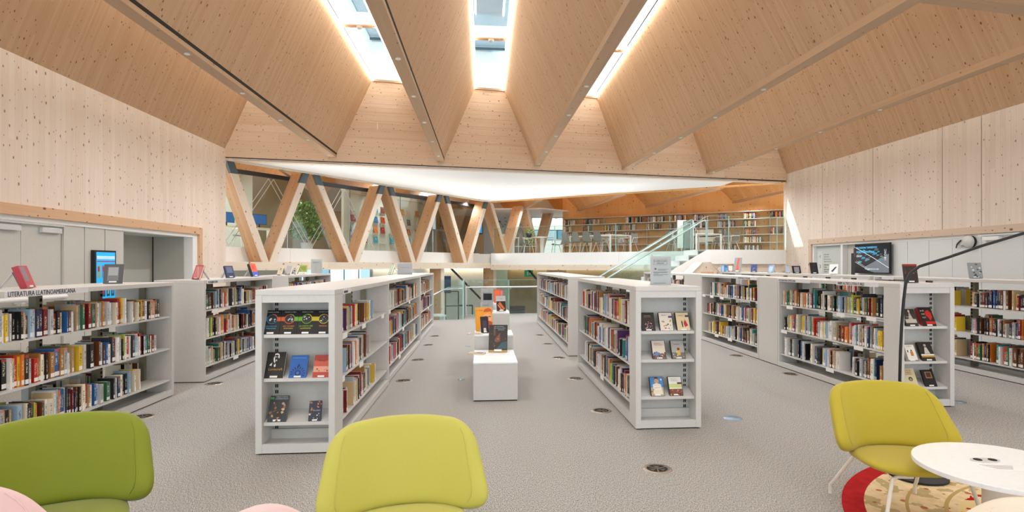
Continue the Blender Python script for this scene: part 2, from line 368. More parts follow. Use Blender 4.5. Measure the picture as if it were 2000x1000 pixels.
MB().box(XL - 0.3, XL - 0.17, 4, 10.64, 0, 2.2).build('backing', ['gap'], pl)
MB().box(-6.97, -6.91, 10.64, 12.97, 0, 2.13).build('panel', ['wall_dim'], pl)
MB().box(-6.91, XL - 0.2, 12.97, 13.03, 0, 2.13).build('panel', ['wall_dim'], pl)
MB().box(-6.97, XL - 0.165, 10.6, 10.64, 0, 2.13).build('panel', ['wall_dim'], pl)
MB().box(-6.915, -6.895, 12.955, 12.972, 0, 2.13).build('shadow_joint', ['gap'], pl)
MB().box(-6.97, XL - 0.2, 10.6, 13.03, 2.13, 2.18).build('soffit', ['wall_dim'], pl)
for i, (y0, y1) in enumerate(((6.95, 7.69), (7.7, 8.435), (8.445, 9.19))):
    d = MB().box(XL - 0.12, XL - 0.075, y0, y1, 0.01, 2.1).build('door_%d' % (i + 1), ['wall_grey'], kind='structure')
    bx = MB(); bx.box(XL - 0.075, XL - 0.02, y1 - 0.42, y1 - 0.05, 2.0, 2.075); bx.build('door_closer', ['metal'], d, bevel=0.006)
    bb = MB(); bb.tube([(XL + 0.02, y0 + 0.12, 1.09), (XL + 0.02, y1 - 0.04, 1.09)], 0.034, 10)
    for yy in (y0 + 0.14, y1 - 0.08): bb.box(XL - 0.08, XL + 0.02, yy - 0.03, yy + 0.03, 1.03, 1.12)
    bb.build('push_bar', ['white2'], d)
MB().box(XL - 0.11, XL - 0.03, 4, 9.2, 2.1, 2.135).build('trim_4', ['metal'], kind='structure')
# ---- right wall
wr = empty('wall_right', kind='structure')
ys = [YB, 1.5, 4.5, 7.2, 9.1, 10.11, 11.04, 13.15, 15.23, 17.3]
for y0, y1 in zip(ys, ys[1:]):
    b = MB(); zb = 2.25; g = 0.011
    if y1 > 16: b.prism([(XR, y0 + g, zb), (XR, 15.86, zb), (XR, 15.86, -0.1), (XR, y1, -0.1), (XR, y1, 4.31), (XR, y0 + g, 4.31)], (0.3, 0, 0))
    else: b.box(XR, XR + 0.3, y0 + g, y1 - g, zb, 4.31)
    b.build('panel', ['wallr'], wr, grain=(0, 0, 1))
MB().box(XR + 0.03, XR + 0.2, YB, 17, 2.25, 4.3).build('groove_backing', [plain('groove_brown', '6b4a2c', 0.9)], wr)
b = MB(); b.box(XR - 0.03, XR + 0.25, YB, 15.74, 2.12, 2.255).box(XR - 0.03, XR + 0.25, 15.74, 15.87, 0, 2.255)
b.build('trim_5', ['trimr'], kind='structure', grain=lambda p: (0, 1, 0) if p.center.y < 15.74 else (0, 0, 1))
b = MB(); b.box(XR + 0.02, XR + 0.2, YB, 15.74, 2.06, 2.12).box(XR + 0.02, XR + 0.2, 15.68, 15.74, 0, 2.058).box(XR + 0.02, XR + 0.2, 14.36, 14.44, 0, 2.058).box(XR + 0.02, XR + 0.2, 13.71, 13.85, 0, 2.058)
b.build('trim_6', ['white2'], kind='structure')
pr = empty('wall_right_lining', kind='structure')
jr = [7.0, 7.7, 8.45, 9.28, 10.14, 10.82, 11.43, 12.05, 12.65, 13.22, 13.71]
for y0, y1 in zip(jr, jr[1:]): MB().box(XR + 0.03, XR + 0.12, y0 + 0.005, y1 - 0.005, 0, 2.06).build('panel', ['wall_cool'], pr)
MB().box(XR + 0.125, XR + 0.2, 4, 13.8, 0, 2.1).build('backing', ['gap'], pr)
MB().box(XR + 0.10, XR + 0.16, 14.44, 15.68, 0, 2.058).build('panel', [plain('sign_grey_green', 'c0c8c3', 0.4)], pr)
MB().box(XR + 0.15, XR + 0.21, 13.85, 14.36, 0, 2.058).build('panel', ['wall_grey'], pr)
MB().box(XR + 0.13, XR + 0.15, 13.9, 14.17, 0, 1.84).build('panel', ['dark'], pr)
# ---- roof: a folded timber plate, valleys carried by beams, peaks opened by long skylights
VAL = [(-3.71, 0.0), (-1.105, 0.0008), (1.43, 0.0115), (3.93, 0.036), (6.55, 0.028)]
def vx(i, y): return VAL[i][0] + VAL[i][1] * (16.2 - y)
PK = [(-5.35, -4.6), (-2.80, -2.04), (-0.24, 0.54), (2.37, 3.11), (4.97, 5.72), (7.55, 8.38)]
ZV, ZP, YF = 4.24, 6.18, 31.0
ce = empty('ceiling', kind='structure')
def fold(xa, za, xb, zb):
    """panel between two edges given as functions of y, cut at the header line"""
    def pt(fx, z, y): return Vector((fx(y), y, z))
    def cut(fx):
        y = 16.0
        for _ in range(4): y = yh(fx(y))
        return y
    ya, yb = cut(xa), cut(xb)
    NS_ = 12; m = MB(); top = []; n_ = NS_ + 1
    for k in range(n_):
        t = k / NS_; y0, y1 = YB + (ya + 0.1 - YB) * t, YB + (yb + 0.1 - YB) * t
        top += [pt(xa, za, y0), pt(xb, zb, y1)]
    up = Vector((0, 0, 0.14)); vs = top + [p + up for p in top]; o = len(top); fs = []
    for k in range(NS_):
        a, b, c, d = 2 * k, 2 * k + 1, 2 * k + 3, 2 * k + 2
        fs += [(a, d, c, b), (o + a, o + b, o + c, o + d), (a, o + a, o + d, d), (b, c, o + c, o + b)]
    fs += [(0, 1, o + 1, o), (o - 2, 2 * o - 2, 2 * o - 1, o - 1)]
    m.add(vs, fs); ob = m.build('panel', ['ceil'], ce); me = ob.data; uvl = me.uv_layers.new(name='UVMap'); z00 = min(za, zb)
    off = rng.uniform(0, 50)
    for p in me.polygons:
        for li in p.loop_indices:
            co = me.vertices[me.loops[li].vertex_index].co; uvl.data[li].uv = (co.y + off, (co.z - z00) * 1.09 + off)
c_ = lambda x: (lambda y: x)
fold(c_(XL), 4.30, c_(PK[0][0]), ZP)
for i in range(5):
    fold((lambda y, i=i: vx(i, y) - 0.07), ZV + 0.03, c_(PK[i][1]), ZP)
    fold((lambda y, i=i: vx(i, y) + 0.07), ZV + 0.03, c_(PK[i + 1][0]), ZP)
fold(c_(XR), 4.30, c_(PK[5][1]), ZP)
for i in range(5):
    y1 = yh(VAL[i][0]) + 0.0
    r = empty('roof_beam', kind='structure')
    for (ya, yb), mt in (((YB, y1 - 6.4), 'beam'), ((y1 - 6.395, y1 + 0.05), 'beam')):
        b = MB(); xa, xb = vx(i, ya), vx(i, yb)
        b.prism([(xa - 0.09, ya, 4.20), (xa + 0.085, ya, 4.20), (xa + 0.085, ya, 4.30), (xa - 0.09, ya, 4.30)], (xb - xa, yb - ya, 0))
        b.build('segment', [mt], r, grain=(0, 1, 0))
    b = MB(); xa, xb = vx(i, YB), vx(i, y1)
    b.prism([(xa + 0.083, YB, 4.262), (xa + 0.088, YB, 4.262), (xa + 0.088, YB, 4.33), (xa + 0.083, YB, 4.33)], (xb - xa, y1 - YB, 0)).build('shadow_gap', ['gap'], r)
    sp = MB()
    for k in range(5):
        yy = y1 - 0.4 - k * 1.7 - (0.5 if i % 2 else 0)
        sp.disc(0.035, 4.188, 4.2005, (vx(i, yy), yy), 14)
    sp.build('spot_fitting', ['metal' if i != 1 else 'white2'], r, kind='stuff')
    for k in range(5): downlight_fill(vx(i, y1 - 1.5 - k * 3.5), y1 - 1.5 - k * 3.5, 4.18, HALL_W[k])
# transverse beam of the next bay, over the right foreground
b = MB(); b.prism([(4.25, 5.62, 4.22), (9.14, 6.35, 4.22), (9.14, 6.15, 4.22), (4.25, 5.42, 4.22)], (0, 0, 0.3)); b.build('roof_beam', ['beam'], kind='structure', grain=(1, 0.15, 0))
b = MB(); b.prism([(4.4, 5.5, 4.5), (9.14, 6.2, 4.5), (9.14, -3, 4.5), (4.4, -3, 4.5)], (0, 0, 0.2)); b.build('panel', ['mezz'], ce, grain=(1, 0, 0))
# skylights
for i, (xa, xb) in enumerate(PK):
    y1 = yh((xa + xb) / 2) - 0.02
    wdw = empty('window_%d' % (i + 1), kind='structure')
    for nm, q in (('panel', (xa - 0.06, xa, ZP - 0.02, 7.2)), ('panel', (xb, xb + 0.06, ZP - 0.02, 7.2))):
        MB().box(q[0], q[1], YB, y1, q[2], q[3]).build(nm, ['well'], wdw)
    MB().prism([(xa, yh(xa) - 0.02, ZP), (xb, yh(xb) - 0.02, ZP), (xb, yh(xb) + 0.1, ZP), (xa, yh(xa) + 0.1, ZP)], (0, 0, 1.05)).build('panel', ['well'], wdw)
    MB().prism([(xa, yh(xa) - 0.06, ZP - 0.03), (xb, yh(xb) - 0.06, ZP - 0.03), (xb, yh(xb), ZP - 0.03), (xa, yh(xa), ZP - 0.03)], (0, 0, 0.05)).build('sill', ['beam'], wdw, grain=(1, 0, 0))
    MB().box(xa, xb, YB, y1, 7.16, 7.18).build('pane', ['sglass'], wdw)
    fr = MB()
    for k in range(8):
        yy = y1 - 0.3 - k * 3.4
        if yy < YB: break
        fr.box(xa, xb, yy - 0.03, yy, 7.1, 7.16)
    fr.build('glazing_bar', ['steel'], wdw, kind='stuff')
    for k in range(5):
        yy = y1 - 3.45 - k * 3.4
        if yy < YB + 0.3: break
        cb = MB().box(xa, xb, yy, yy + 0.12, 6.22, 6.46).build('crossbeam', ['well'], wdw)
        MB().box(xa, xb, yy, yy + 0.12, 6.2, 6.22).build('soffit', ['trim'], wdw, grain=(1, 0, 0))
        MB().lathe([(0, 6.15), (0.04, 6.155), (0.055, 6.18), (0.055, 6.2)], ((xa + xb) / 2, yy + 0.06), 16).build('sensor', ['white'], wdw)
    for x0, x1 in ((xa - 0.0, xa + 0.05), (xb - 0.05, xb)):
        MB().box(x0, x1, YB, y1, ZP - 0.025, ZP + 0.025).build('led_strip', ['led'], wdw)
# ---- folded ceiling of the upper gallery
def yt(x):
    q = tp(x) if x < 0.27 else rp_(min(x, 9.4)); return q.y + 0.06
gc = empty('ceiling_gallery', kind='structure')
GX = [-8.85, -6.15, -3.45, -0.75, 1.98, 4.55, 7.0, 9.75, 12.4]
def gx(x24, y): return x24 - 0.11 * (y - 24)
def gpt(x24, z):
    y = 22.0
    for _ in range(6): y = yt(gx(x24, y))
    return Vector((gx(x24, y), y, z)), Vector((gx(x24, YF), YF, z))
ZG = 4.02
for a, c in zip(GX, GX[1:]):
    m_ = (a + c) / 2; zr = ZG + (c - a) / 2 * 1.35
    (p0, p1), (r0, r1), (q0_, q1_) = gpt(a, ZG), gpt(m_, zr), gpt(c, ZG)
    for u, v_ in (((p0, p1), (r0, r1)), ((r0, r1), (q0_, q1_))):
        g = v_[0] - u[0]; g.y = 0
        MB().prism([u[0], v_[0], v_[1], u[1]], (0, 0, 0.12)).build('panel', ['mezz'], gc, grain=g)
    d = (q1_ - q0_); hw = Vector((0.05, 0, 0))
    MB().prism([q0_ - hw + Vector((0, 0, -0.03)), q0_ + hw + Vector((0, 0, -0.03)), q0_ + hw + Vector((0, 0, 0.06)), q0_ - hw + Vector((0, 0, 0.06))], d).build('valley_strip', ['beam'], gc, grain=(0, 1, 0))
    e = r0 + (r1 - r0) * 0.12; MB().beam(e + Vector((0, 0, -0.12)), r1 + Vector((0, 0, -0.12)), Vector((0.035, 0, 0)), Vector((0, 0, 0.01))).build('led_strip', ['led2'], gc)
    for t in (0.1, 0.32):
        e = q0_ + (q1_ - q0_) * t; downlight_fill(e.x, e.y, 3.97, GAL_W)  # unseen lamps added to brighten the gallery
# ---- header wall of horizontal boards
hd = empty('wall_back', kind='structure'); H0 = A; H1 = B; dH = (B - A).normalized(); nH = Vector((dH.y, -dH.x, 0)); LH = (B - A).length
z = 4.10; row = 0
while z < 6.15:
    h = 0.34 if row == 0 else (0.30 if row == 1 else 0.215)
    h = min(h, 6.2 - z); s0 = -0.05; k = 0
    cuts = sorted(rng.uniform(0.5, LH - 0.5) for _ in range(3))
    for s1 in cuts + [LH + 0.05]:
        if s1 - s0 < 0.3 and s1 < LH: continue
        o = rng.uniform(-0.0015, 0.0015) - (0.0 if row else -0.03)
        p = H0 + dH * (s0 + 0.0015) + nH * o; q = H0 + dH * (s1 - 0.0015) + nH * o
        MB().prism([p + Vector((0, 0, z + 0.002)), q + Vector((0, 0, z + 0.002)), q + Vector((0, 0, z + h - 0.002)), p + Vector((0, 0, z + h - 0.002))], -nH * 0.2).build('board', ['head'], hd, grain=dH)
        s0 = s1
    z += h; row += 1
# dark shadow gap and wooden edge below the header, then the white soffit out to the truss line
b = MB(); b.prism([A + nH * -0.02 + Vector((0, 0, 4.07)), B + nH * -0.02 + Vector((0, 0, 4.07)), B + nH * -0.2 + Vector((0, 0, 4.07)), A + nH * -0.2 + Vector((0, 0, 4.07))], (0, 0, 0.035)).build('trim_7', ['gap'], kind='structure')
sf = empty('ceiling_soffit', kind='structure')
mid = A + dH * ((0.27 - A.x) / dH.x)
tipA, tipB = Vector((7.5, yh(7.5), 0)), rp_(7.5)      # soffit left open here, added so the sun makes the wall patch
for tri in ((A, mid, V), (mid, tipA, tipB, V)):
    MB().prism([p + Vector((0, 0, 4.05)) for p in tri], (0, 0, 0.03)).build('panel', ['soffit'], sf)
def strip(a, c, off, wd, z0, z1, mt, name, parent=None, grain=None, kind=None, n=None):
    n = n or nT
    return MB().prism([a + n * off + Vector((0, 0, z0)), c + n * off + Vector((0, 0, z0)), c + n * (off - wd) + Vector((0, 0, z0)), a + n * (off - wd) + Vector((0, 0, z0))], (0, 0, z1 - z0)).build(name, [mt], parent, grain=grain, kind=kind)
strip(A, V, 0.12, 0.2, 4.02, 4.06, 'chord', 'trim_8', grain=dT, kind='structure')
strip(V, B, 0.12, 0.2, 4.02, 4.06, 'mezz', 'trim_9', grain=dR, kind='structure', n=nR)
strip(A, B, 0.0, 0.2, 4.03, 4.07, 'chord', 'trim_10', grain=dH, kind='structure', n=nH)
# ---- truss
tr = empty('truss', kind='structure')
W = 0.085
nodes = [(-6.12, 4.02), (-5.42, 1.62), (-4.67, 4.02), (-3.80, 1.62), (-3.02, 4.02), (-2.24, 1.62), (-1.40, 4.02), (-0.60, 1.62), (0.23, 4.02), (1.03, 1.95), (1.83, 4.1), (2.6, 1.95), (3.4, 4.1)]
D1, D0 = 0.46, 0.0
for i in range(len(nodes) - 1):
    (xa, za), (xb, zb) = nodes[i], nodes[i + 1]
    down = za > zb
    a = tp(xa + (0.10 if down else 0.06), 0, za); c = tp(xb - (0.06 if down else 0.10), 0, zb)
    if xa > 0.2: a, c = tp(xa + 0.1 if down else xa + 0.06, 0, za), tp(xb - 0.06 if down else xb - 0.1, 0, zb)
    dv = (c - a).normalized(); pv = nT.cross(dv).normalized() * 0.1
    # cut level at top and bottom: horizontal half width
    hw = dT * 0.095
    p = [a - hw, a + hw, c + hw, c - hw]
    br = MB().prism([q - nT * 0.05 for q in p], -nT * D1).build('brace', ['truss'], tr, grain=dv)
    MB().prism([q - nT * 0.02 for q in p], -nT * 0.03).build('lit_front_layer', ['trussf'], br, grain=dv)  # paler layer puts the lit front face into the wood colour
    if i < 8 or True:
        tpt = a if down else c; oth = c if down else a; u = (oth - tpt).normalized()
        if tpt.z > 3.9 and xa < 0.0:
            e = tpt + u * 0.3
            q = [tpt - hw * 1.02, tpt + hw * 1.02, e + hw * 1.02, e - hw * 1.02]
            MB().prism([x - nT * 0.012 for x in q], -nT * 0.1).build('steel_plate', ['steel'], br)
strip(A - dT * 0.3, V, 0.0, 0.6, 1.41, 1.62, 'chord', 'chord', tr, grain=dT)
strip(V, B, 0.0, 0.4, 1.35, 1.55, 'chord', 'chord', tr, grain=dR, n=nR)
for sx_, sy_ in ((5.2, 17.6), (3.6, 18.2), (1.2, 18.6), (7.6, 17.6), (-2.2, 17.2), (0.4, 21.0)): downlight_fill(sx_, sy_, 4.04, 40.0)  # soffit lamps added to brighten the stair and the void
# added fill lamps along the chord, brightening the soffit from below
def wash_fill(a, c, z, watts, n, off):
    a, c = a + n * off, c + n * off; d = bpy.data.lights.new('added_wash_light', 'AREA'); d.shape = 'RECTANGLE'; d.size = (c - a).length; d.size_y = 0.08; d.energy = watts; d.color = (1, 0.98, 0.95)
    o = bpy.data.objects.new('added_wash_light', d); COL.objects.link(o); m = (a + c) / 2; o.location = (m.x, m.y, z); dd = (c - a).normalized(); ax_ = -(Vector((0, 0, 1)) + n * 0.7).normalized(); o.rotation_mode = 'QUATERNION'; o.rotation_quaternion = Matrix((dd, ax_.cross(dd), ax_)).transposed().to_quaternion(); d.spread = R(100); return o
wash_fill(A + dT * 0.3, V - dT * 0.2, 1.56, WASH_FILL_W, nT, 0.12); wash_fill(V + dR * 0.3, V + dR * 7.0, 1.5, WASH_FILL_W * 0.8, nR, 0.12)
# ---- gallery slab edge: white fascia panels, glazing behind the truss
ge = empty('slab_gallery', kind='structure')
L = (V - A).length; s = 0
for k in range(5):
    a = A + dT * (L * k / 5 + 0.003); c = A + dT * (L * (k + 1) / 5 - 0.003)
    strip(a, c, -0.56, 0.05, 1.56, 2.0, 'white2', 'panel', ge)
L2 = (B - V).length
Vr = V - nT * 0.56
for k in range(4):
    a = V + dR * (L2 * k / 4 + 0.003); c = V + dR * (L2 * (k + 1) / 4 - 0.003)
    strip(a, c, -0.02, 0.06, 1.55, 2.0, 'white2', 'panel', ge, n=nR)
sl = [tp(-6.1, 0.6), V - nT * 0.6, V - nR * 0.08, rp_(9.14, 0.08), Vector((12.5, 20, 0)), Vector((12.5, 32, 0)), Vector((-14, 32, 0)), Vector((-14, 20, 0))]
sl = [Vector((-14.0, 19.0, 0)), tp(-6.3, 0.62), tp(0.0, 0.62), V + Vector((0.0, 0.2, 0)), rp_(9.3, 0.1), Vector((12.5, 18, 0)), Vector((12.5, 32, 0)), Vector((-14, 32, 0))]
MB().prism([Vector((p.x, p.y, 1.6)) for p in sl], (0, 0, 0.38)).build('slab_deck', ['wall_grey'], ge)
# ---- glazing behind the truss
n_w = [7]
def window(parent_kind=True):
    o = empty('window_%d' % n_w[0], kind='structure'); n_w[0] += 1; return o
gw = window()
for k in range(5):
    a = A + dT * (L * k / 5 + 0.01); c = A + dT * (L * (k + 1) / 5 - 0.01)
    strip(a, c, -0.66, 0.012, 2.0, 3.95, 'glass', 'pane', gw)
for k in range(1, 5): strip(A + dT * (L * k / 5 - 0.008), A + dT * (L * k / 5 + 0.008), -0.66, 0.014, 2.0, 3.95, 'steel', 'glazing_bar', gw)
strip(A, V, -0.64, 0.06, 3.86, 3.97, 'dark', 'head_rail', gw)
# pairs of thin white lines drawn in zigzag on the panes
for x0, x1, up in ((-5.9, -5.17, 1), (-5.17, -4.46, 0), (-4.46, -3.76, 1), (-3.76, -3.05, 0), (-6.6, -5.9, 0)):
    for d in (0, 0.085):
        a = tp(x0 + d, 0.655, 2.03 if up else 3.84); c = tp(x1 + d, 0.655, 3.84 if up else 2.03)
        u = (c - a).normalized()
        MB().beam(a, c, dT * 0.012, nT * 0.002).build('line_marking', ['white'], gw)
# ---- gallery room walls
wb = empty('wall_gallery', kind='structure')
def wallseg(x0, y0, x1, y1, z0, z1, mt, name='panel', th=0.12, parent=None, grain=None):
    p = Vector((x0, y0, 0)); q = Vector((x1, y1, 0)); d = (q - p).normalized(); n = Vector((-d.y, d.x, 0))
    n = n if n.y > 0 else -n
    return MB().prism([p + Vector((0, 0, z0)), q + Vector((0, 0, z0)), q + Vector((0, 0, z1)), p + Vector((0, 0, z1))], n * th).build(name, [mt], parent or wb, grain=grain)
g1 = plain('gallery_grey', 'b9b7a8', 0.7); g2 = plain('gallery_taupe', '8f8570', 0.7); g3 = plain('gallery_cool', 'c9d0d2', 0.6)
q0, q1 = tp(-9.5, 4.6), tp(-3.9, 4.6)
wallseg(-12, 22.0, q1.x, q1.y, MZ - 0.05, 4.6, g1)
wallseg(q1.x, q1.y, -2.3, 26.8, MZ - 0.05, 4.6, g2)
wallseg(-2.3, 29.0, 0.0, 30.0, MZ - 0.05, 5.6, plain('gallery_warm', 'cdb08a', 0.7))
wallseg(0.0, 30.0, 2.35, 30.0, MZ - 0.05, 5.6, g3)
wallseg(4.3, 30.0, 7.0, 30.0, MZ - 0.05, 5.6, g3)
wallseg(2.35, 30.0, 4.3, 30.0, 3.95, 5.6, g3)
W1, W2 = Vector((3.72, 26.86, 0)), Vector((11.9, 21.26, 0)); dW = (W2 - W1).normalized(); nW = Vector((dW.y, -dW.x, 0)); nW = nW if nW.y < 0 else -nW
wallseg(W1.x, W1.y, W2.x, W2.y, MZ - 0.05, 6.0, 'mezz', grain=(0, 0, 1))
wallseg(W1.x, W1.y, W1.x + 0.9, W1.y + 1.3, MZ - 0.05, 6.0, 'mezz', grain=(0, 0, 1))
MB().prism([(-1.6, 26.2, 3.98), (2.6, 25.6, 3.98), (4.4, 27.2, 3.98), (4.4, 30, 3.98), (-1.6, 30, 3.98)], (0, 0, 0.05)).build('ceiling_soffit_far', ['white2'], kind='structure')
# end window of the gallery with the building across the street
gw2 = window()
MB().box(2.35, 4.3, 30.02, 30.035, 2.0, 3.95).build('pane', ['glass'], gw2)
for x in (2.35, 2.42, 4.27): MB().box(x, x + 0.03, 29.98, 30.06, 2.0, 3.95).build('frame', ['steel'], gw2)
MB().box(2.35, 4.3, 29.98, 30.06, 2.0, 2.1).build('frame', ['steel'], gw2)
cols = ['b9d9ea', '6fa8c6', 'dfeef4', 'a9cfe2']
fb = empty('building_facade', (0, 36, 0), label='pale stone building with a band of blue windows seen through the gallery end window', cat='building')
MB().box(0.5, 9, 0, 0.4, -1.3, 3.05).build('wall', [plain('facade_white', 'fbfdfd', 0.8)], fb)
MB().box(0.5, 9, 0, 0.4, 3.7, 7).build('wall', [plain('facade_white', 'fbfdfd', 0.8)], fb)
MB().box(0.5, 9, 0.1, 0.4, 3.05, 3.7).build('backing', [plain('facade_blue_dark', '4e86a6', 0.4)], fb)
for k in range(10): MB().box(0.55 + k * 0.8, 1.25 + k * 0.8, 0.03, 0.09, 3.1, 3.66).build('pane', [plain('facade_pane_%d' % (k % 4), cols[k % 4], 0.15)], fb)
for k in range(5): MB().box(0.5, 9, -0.015, 0.0, 2.0 + k * 0.25, 2.015 + k * 0.25).build('joint', [plain('facade_joint', 'd5e4e6', 0.8)], fb)
# ---- lower level
lo = empty('wall_lower', kind='structure')
wallseg(-5.2, 27.5, 0.3, 27.5, LZ, 1.6, plain('lower_white', 'e6ebe8', 0.6), parent=lo)
wallseg(0.3, 27.5, 1.1, 27.5, LZ, 1.6, plain('lower_green', 'b9d0bd', 0.5), parent=lo)
wallseg(1.1, 27.5, 8.5, 27.5, LZ, 1.6, plain('lower_olive', '97896a', 0.7), parent=lo)
wallseg(-6.4, 14.9, -6.4, 21, LZ, 1.4, 'wall_grey', parent=lo)
for x0, x1 in ((-5.1, -3.4), (-2.6, 0.2), (1.2, 8)):
    MB().box(x0, x1, 27.3, 27.4, 1.42, 1.47).build('led_strip', ['led2'], lo)
for x, f in ((-1.45, 0.1), (0.55, 0.2)):
    c = empty('column', kind='structure'); p = tp(x, f)
    b = MB(); b.prism([p + Vector((0, 0, LZ)), p + dT * 0.17 + Vector((0, 0, LZ)), p + dT * 0.17 + Vector((0, 0, 1.42)), p + Vector((0, 0, 1.42))], -nT * 0.5).build('post', ['truss'], c, grain=(0, 0, 1))
    b = MB(); b.prism([p + nT * 0.03 + Vector((0, 0, LZ)), p + nT * 0.03 + dT * 0.17 + Vector((0, 0, LZ)), p + nT * 0.03 + dT * 0.17 + Vector((0, 0, 1.42)), p + nT * 0.03 + Vector((0, 0, 1.42))], -nT * 0.03).build('lit_front_layer', ['trussf'], c, grain=(0, 0, 1))  # pale layer again stands for the lit face of the post
p = rp_(2.3, 0.2); MB().box(p.x, p.x + 0.7, p.y, p.y + 0.25, LZ, 1.36).build('column', ['truss'], kind='structure', grain=(0, 0, 1))
for a, c in ((tp(-0.95, 0.3, 1.4), Vector((0.5, 24.2, -0.5))), (rp_(1.5, 0.4, 1.36), rp_(3.1, 0.4, -0.6))):
    MB().beam(a, c, Vector((0.05, 0, 0)), Vector((0, 0.05, 0))).build('steel_brace', ['dark'], kind='structure')
# street windows of the lower level
sw = window()
for k in range(7):
    x0 = -9.6 + k * 0.65
    MB().box(x0 + 0.01, x0 + 0.64, 27.5, 27.515, LZ, 1.45).build('pane', ['glass'], sw)
    MB().box(x0 - 0.015, x0 + 0.015, 27.47, 27.54, LZ, 1.45).build('frame', ['steel'], sw)
fb2 = empty('building_facade', (0, 38, 0), label='pale building across the street seen through the low windows under the timber truss', cat='building')
MB().box(-22, -2, 0.12, 0.4, -3, 3).build('wall', [plain('facade_white', 'fbfdfd', 0.8)], fb2)
for k in range(16):
    MB().box(-21.5 + k * 1.25, -20.9 + k * 1.25, 0.05, 0.118, 0.2, 1.9).build('pane', [plain('facade_pane_%d' % (k % 4), cols[k % 4], 0.2)], fb2)
    MB().box(-21.55 + k * 1.25, -20.85 + k * 1.25, 0.03, 0.118, 0.1, 0.19).build('sill', [plain('facade_joint', 'd5e4e6', 0.8)], fb2)
# ================================================================== STAIR UP TO THE GALLERY
st = empty('stair_flight', label='white stair flight with glass sides rising to the upper gallery', cat='stair')
X0, X1, Y0, Y1, NS = 3.3, 6.6, 16.95, 18.3, 12
for k in range(NS):
    xa = X0 + (X1 - X0) * k / NS; za = MZ * (k + 1) / NS
    MB().box(xa, xa + 0.3, Y0 + 0.05, Y1 - 0.05, za - 0.05, za).build('tread', ['white2'], st)
    MB().box(xa, xa + 0.02, Y0 + 0.05, Y1 - 0.05, za - MZ / NS, za - 0.05).build('riser', ['white2'], st)
for yy in (Y0, Y1 - 0.05):
    s_ = 2.0 / 3.3
    MB().prism([(X0 - 0.05, yy, 0), (X0 + 0.3, yy, 0), (X1 + 0.12, yy, 1.55), (X1 + 0.12, yy, 2.0), (X1, yy, 2.0), (X0 - 0.05, yy, 0.08)], (0, 0.05, 0)).build('stringer', ['white2'], st)
    gl = MB().prism([(X0, yy + 0.02, 0.1), (X1, yy + 0.02, 2.0), (X1, yy + 0.02, 2.98), (X0, yy + 0.02, 1.0)], (0, 0.014, 0)).build('pane', ['gglass'], st)
    MB().tube([(X0 - 0.1, yy + 0.03, 0.98), (X0, yy + 0.03, 0.995), (X1, yy + 0.03, 2.99)], 0.008, 6).build('glass_edge', ['edge'], st)
    hr = MB().tube([(X0 - 0.1, yy + 0.09, 0.9), (X1 - 0.1, yy + 0.09, 2.86), (X1 - 0.02, yy + 0.09, 2.86), (X1, yy + 0.09, 2.8), (X1, yy + 0.09, 2.0)], 0.022, 10).build('handrail', ['metal'], st)
    for k in range(5):
        t = 0.1 + k * 0.2; hb = MB().tube([(X0 + (X1 - X0) * t, yy + 0.09, 0.9 + 1.96 * t - 0.03), (X0 + (X1 - X0) * t, yy + 0.02, 0.9 + 1.96 * t - 0.08)], 0.012, 6); hb.build('bracket', ['metal'], hr)
ld = empty('slab_landing', kind='structure')
MB().prism([(X1, Y0, 1.57), (9.14, 17.16, 1.57), (9.14, 18.9, 1.57), (X1, 19.3, 1.57)], (0, 0, 0.43)).build('deck', ['white2'], ld)
MB().prism([(X1 + 0.2, Y0 + 0.08, -0.1), (9.14, 17.24, -0.1), (9.14, 17.36, -0.1), (X1 + 0.2, Y0 + 0.2, -0.1)], (0, 0, 1.67)).build('panel', ['wall'], ld, grain=(1, 0.1, 0))
# gallery glass balustrade: landing and gallery edge
bl = empty('glass_balustrade', label='clear glass balustrade along the landing and upper gallery edge', cat='railing')
def pane(a, c, z0, z1, mt='gglass', parent=None, top=True):
    d = (c - a).normalized(); n = Vector((-d.y, d.x, 0)) * 0.007
    o = MB().prism([a - n + Vector((0, 0, z0)), c - n + Vector((0, 0, z0)), c - n + Vector((0, 0, z1)), a - n + Vector((0, 0, z1))], n * 2).build('pane', [mt], parent)
    if top: MB().beam(a + Vector((0, 0, z1)), c + Vector((0, 0, z1)), n * 0.8, Vector((0, 0, 0.004))).build('glass_edge', ['edge'], parent)
    for q in (a, c): MB().beam(q + Vector((0, 0, z0)), q + Vector((0, 0, z1)), n * 1.1, d * 0.006).build('glass_edge', ['edge'], parent)
    return o
lp = [Vector((X1 + 0.02, Y0 + 0.03, 0)), Vector((7.3, Y0 + 0.1, 0)), Vector((8.85, 17.14, 0)), Vector((9.1, 17.17, 0))]
for a, c in zip(lp, lp[1:]): pane(a, c - (c - a).normalized() * 0.01, MZ, 3.0, parent=bl)
pane(Vector((X1 + 0.05, Y1, 0)), Vector((X1 + 0.05, 19.2, 0)), MZ, 3.0, parent=bl)
gp = [rp_(6.6, 0.06), rp_(4.6, 0.06), rp_(2.6, 0.06), V - nR * 0.06 + dR * 0.1]
for a, c in zip(gp, gp[1:]): pane(a, c + (a - c).normalized() * 0.01, MZ, 3.0, parent=bl, mt='glass')
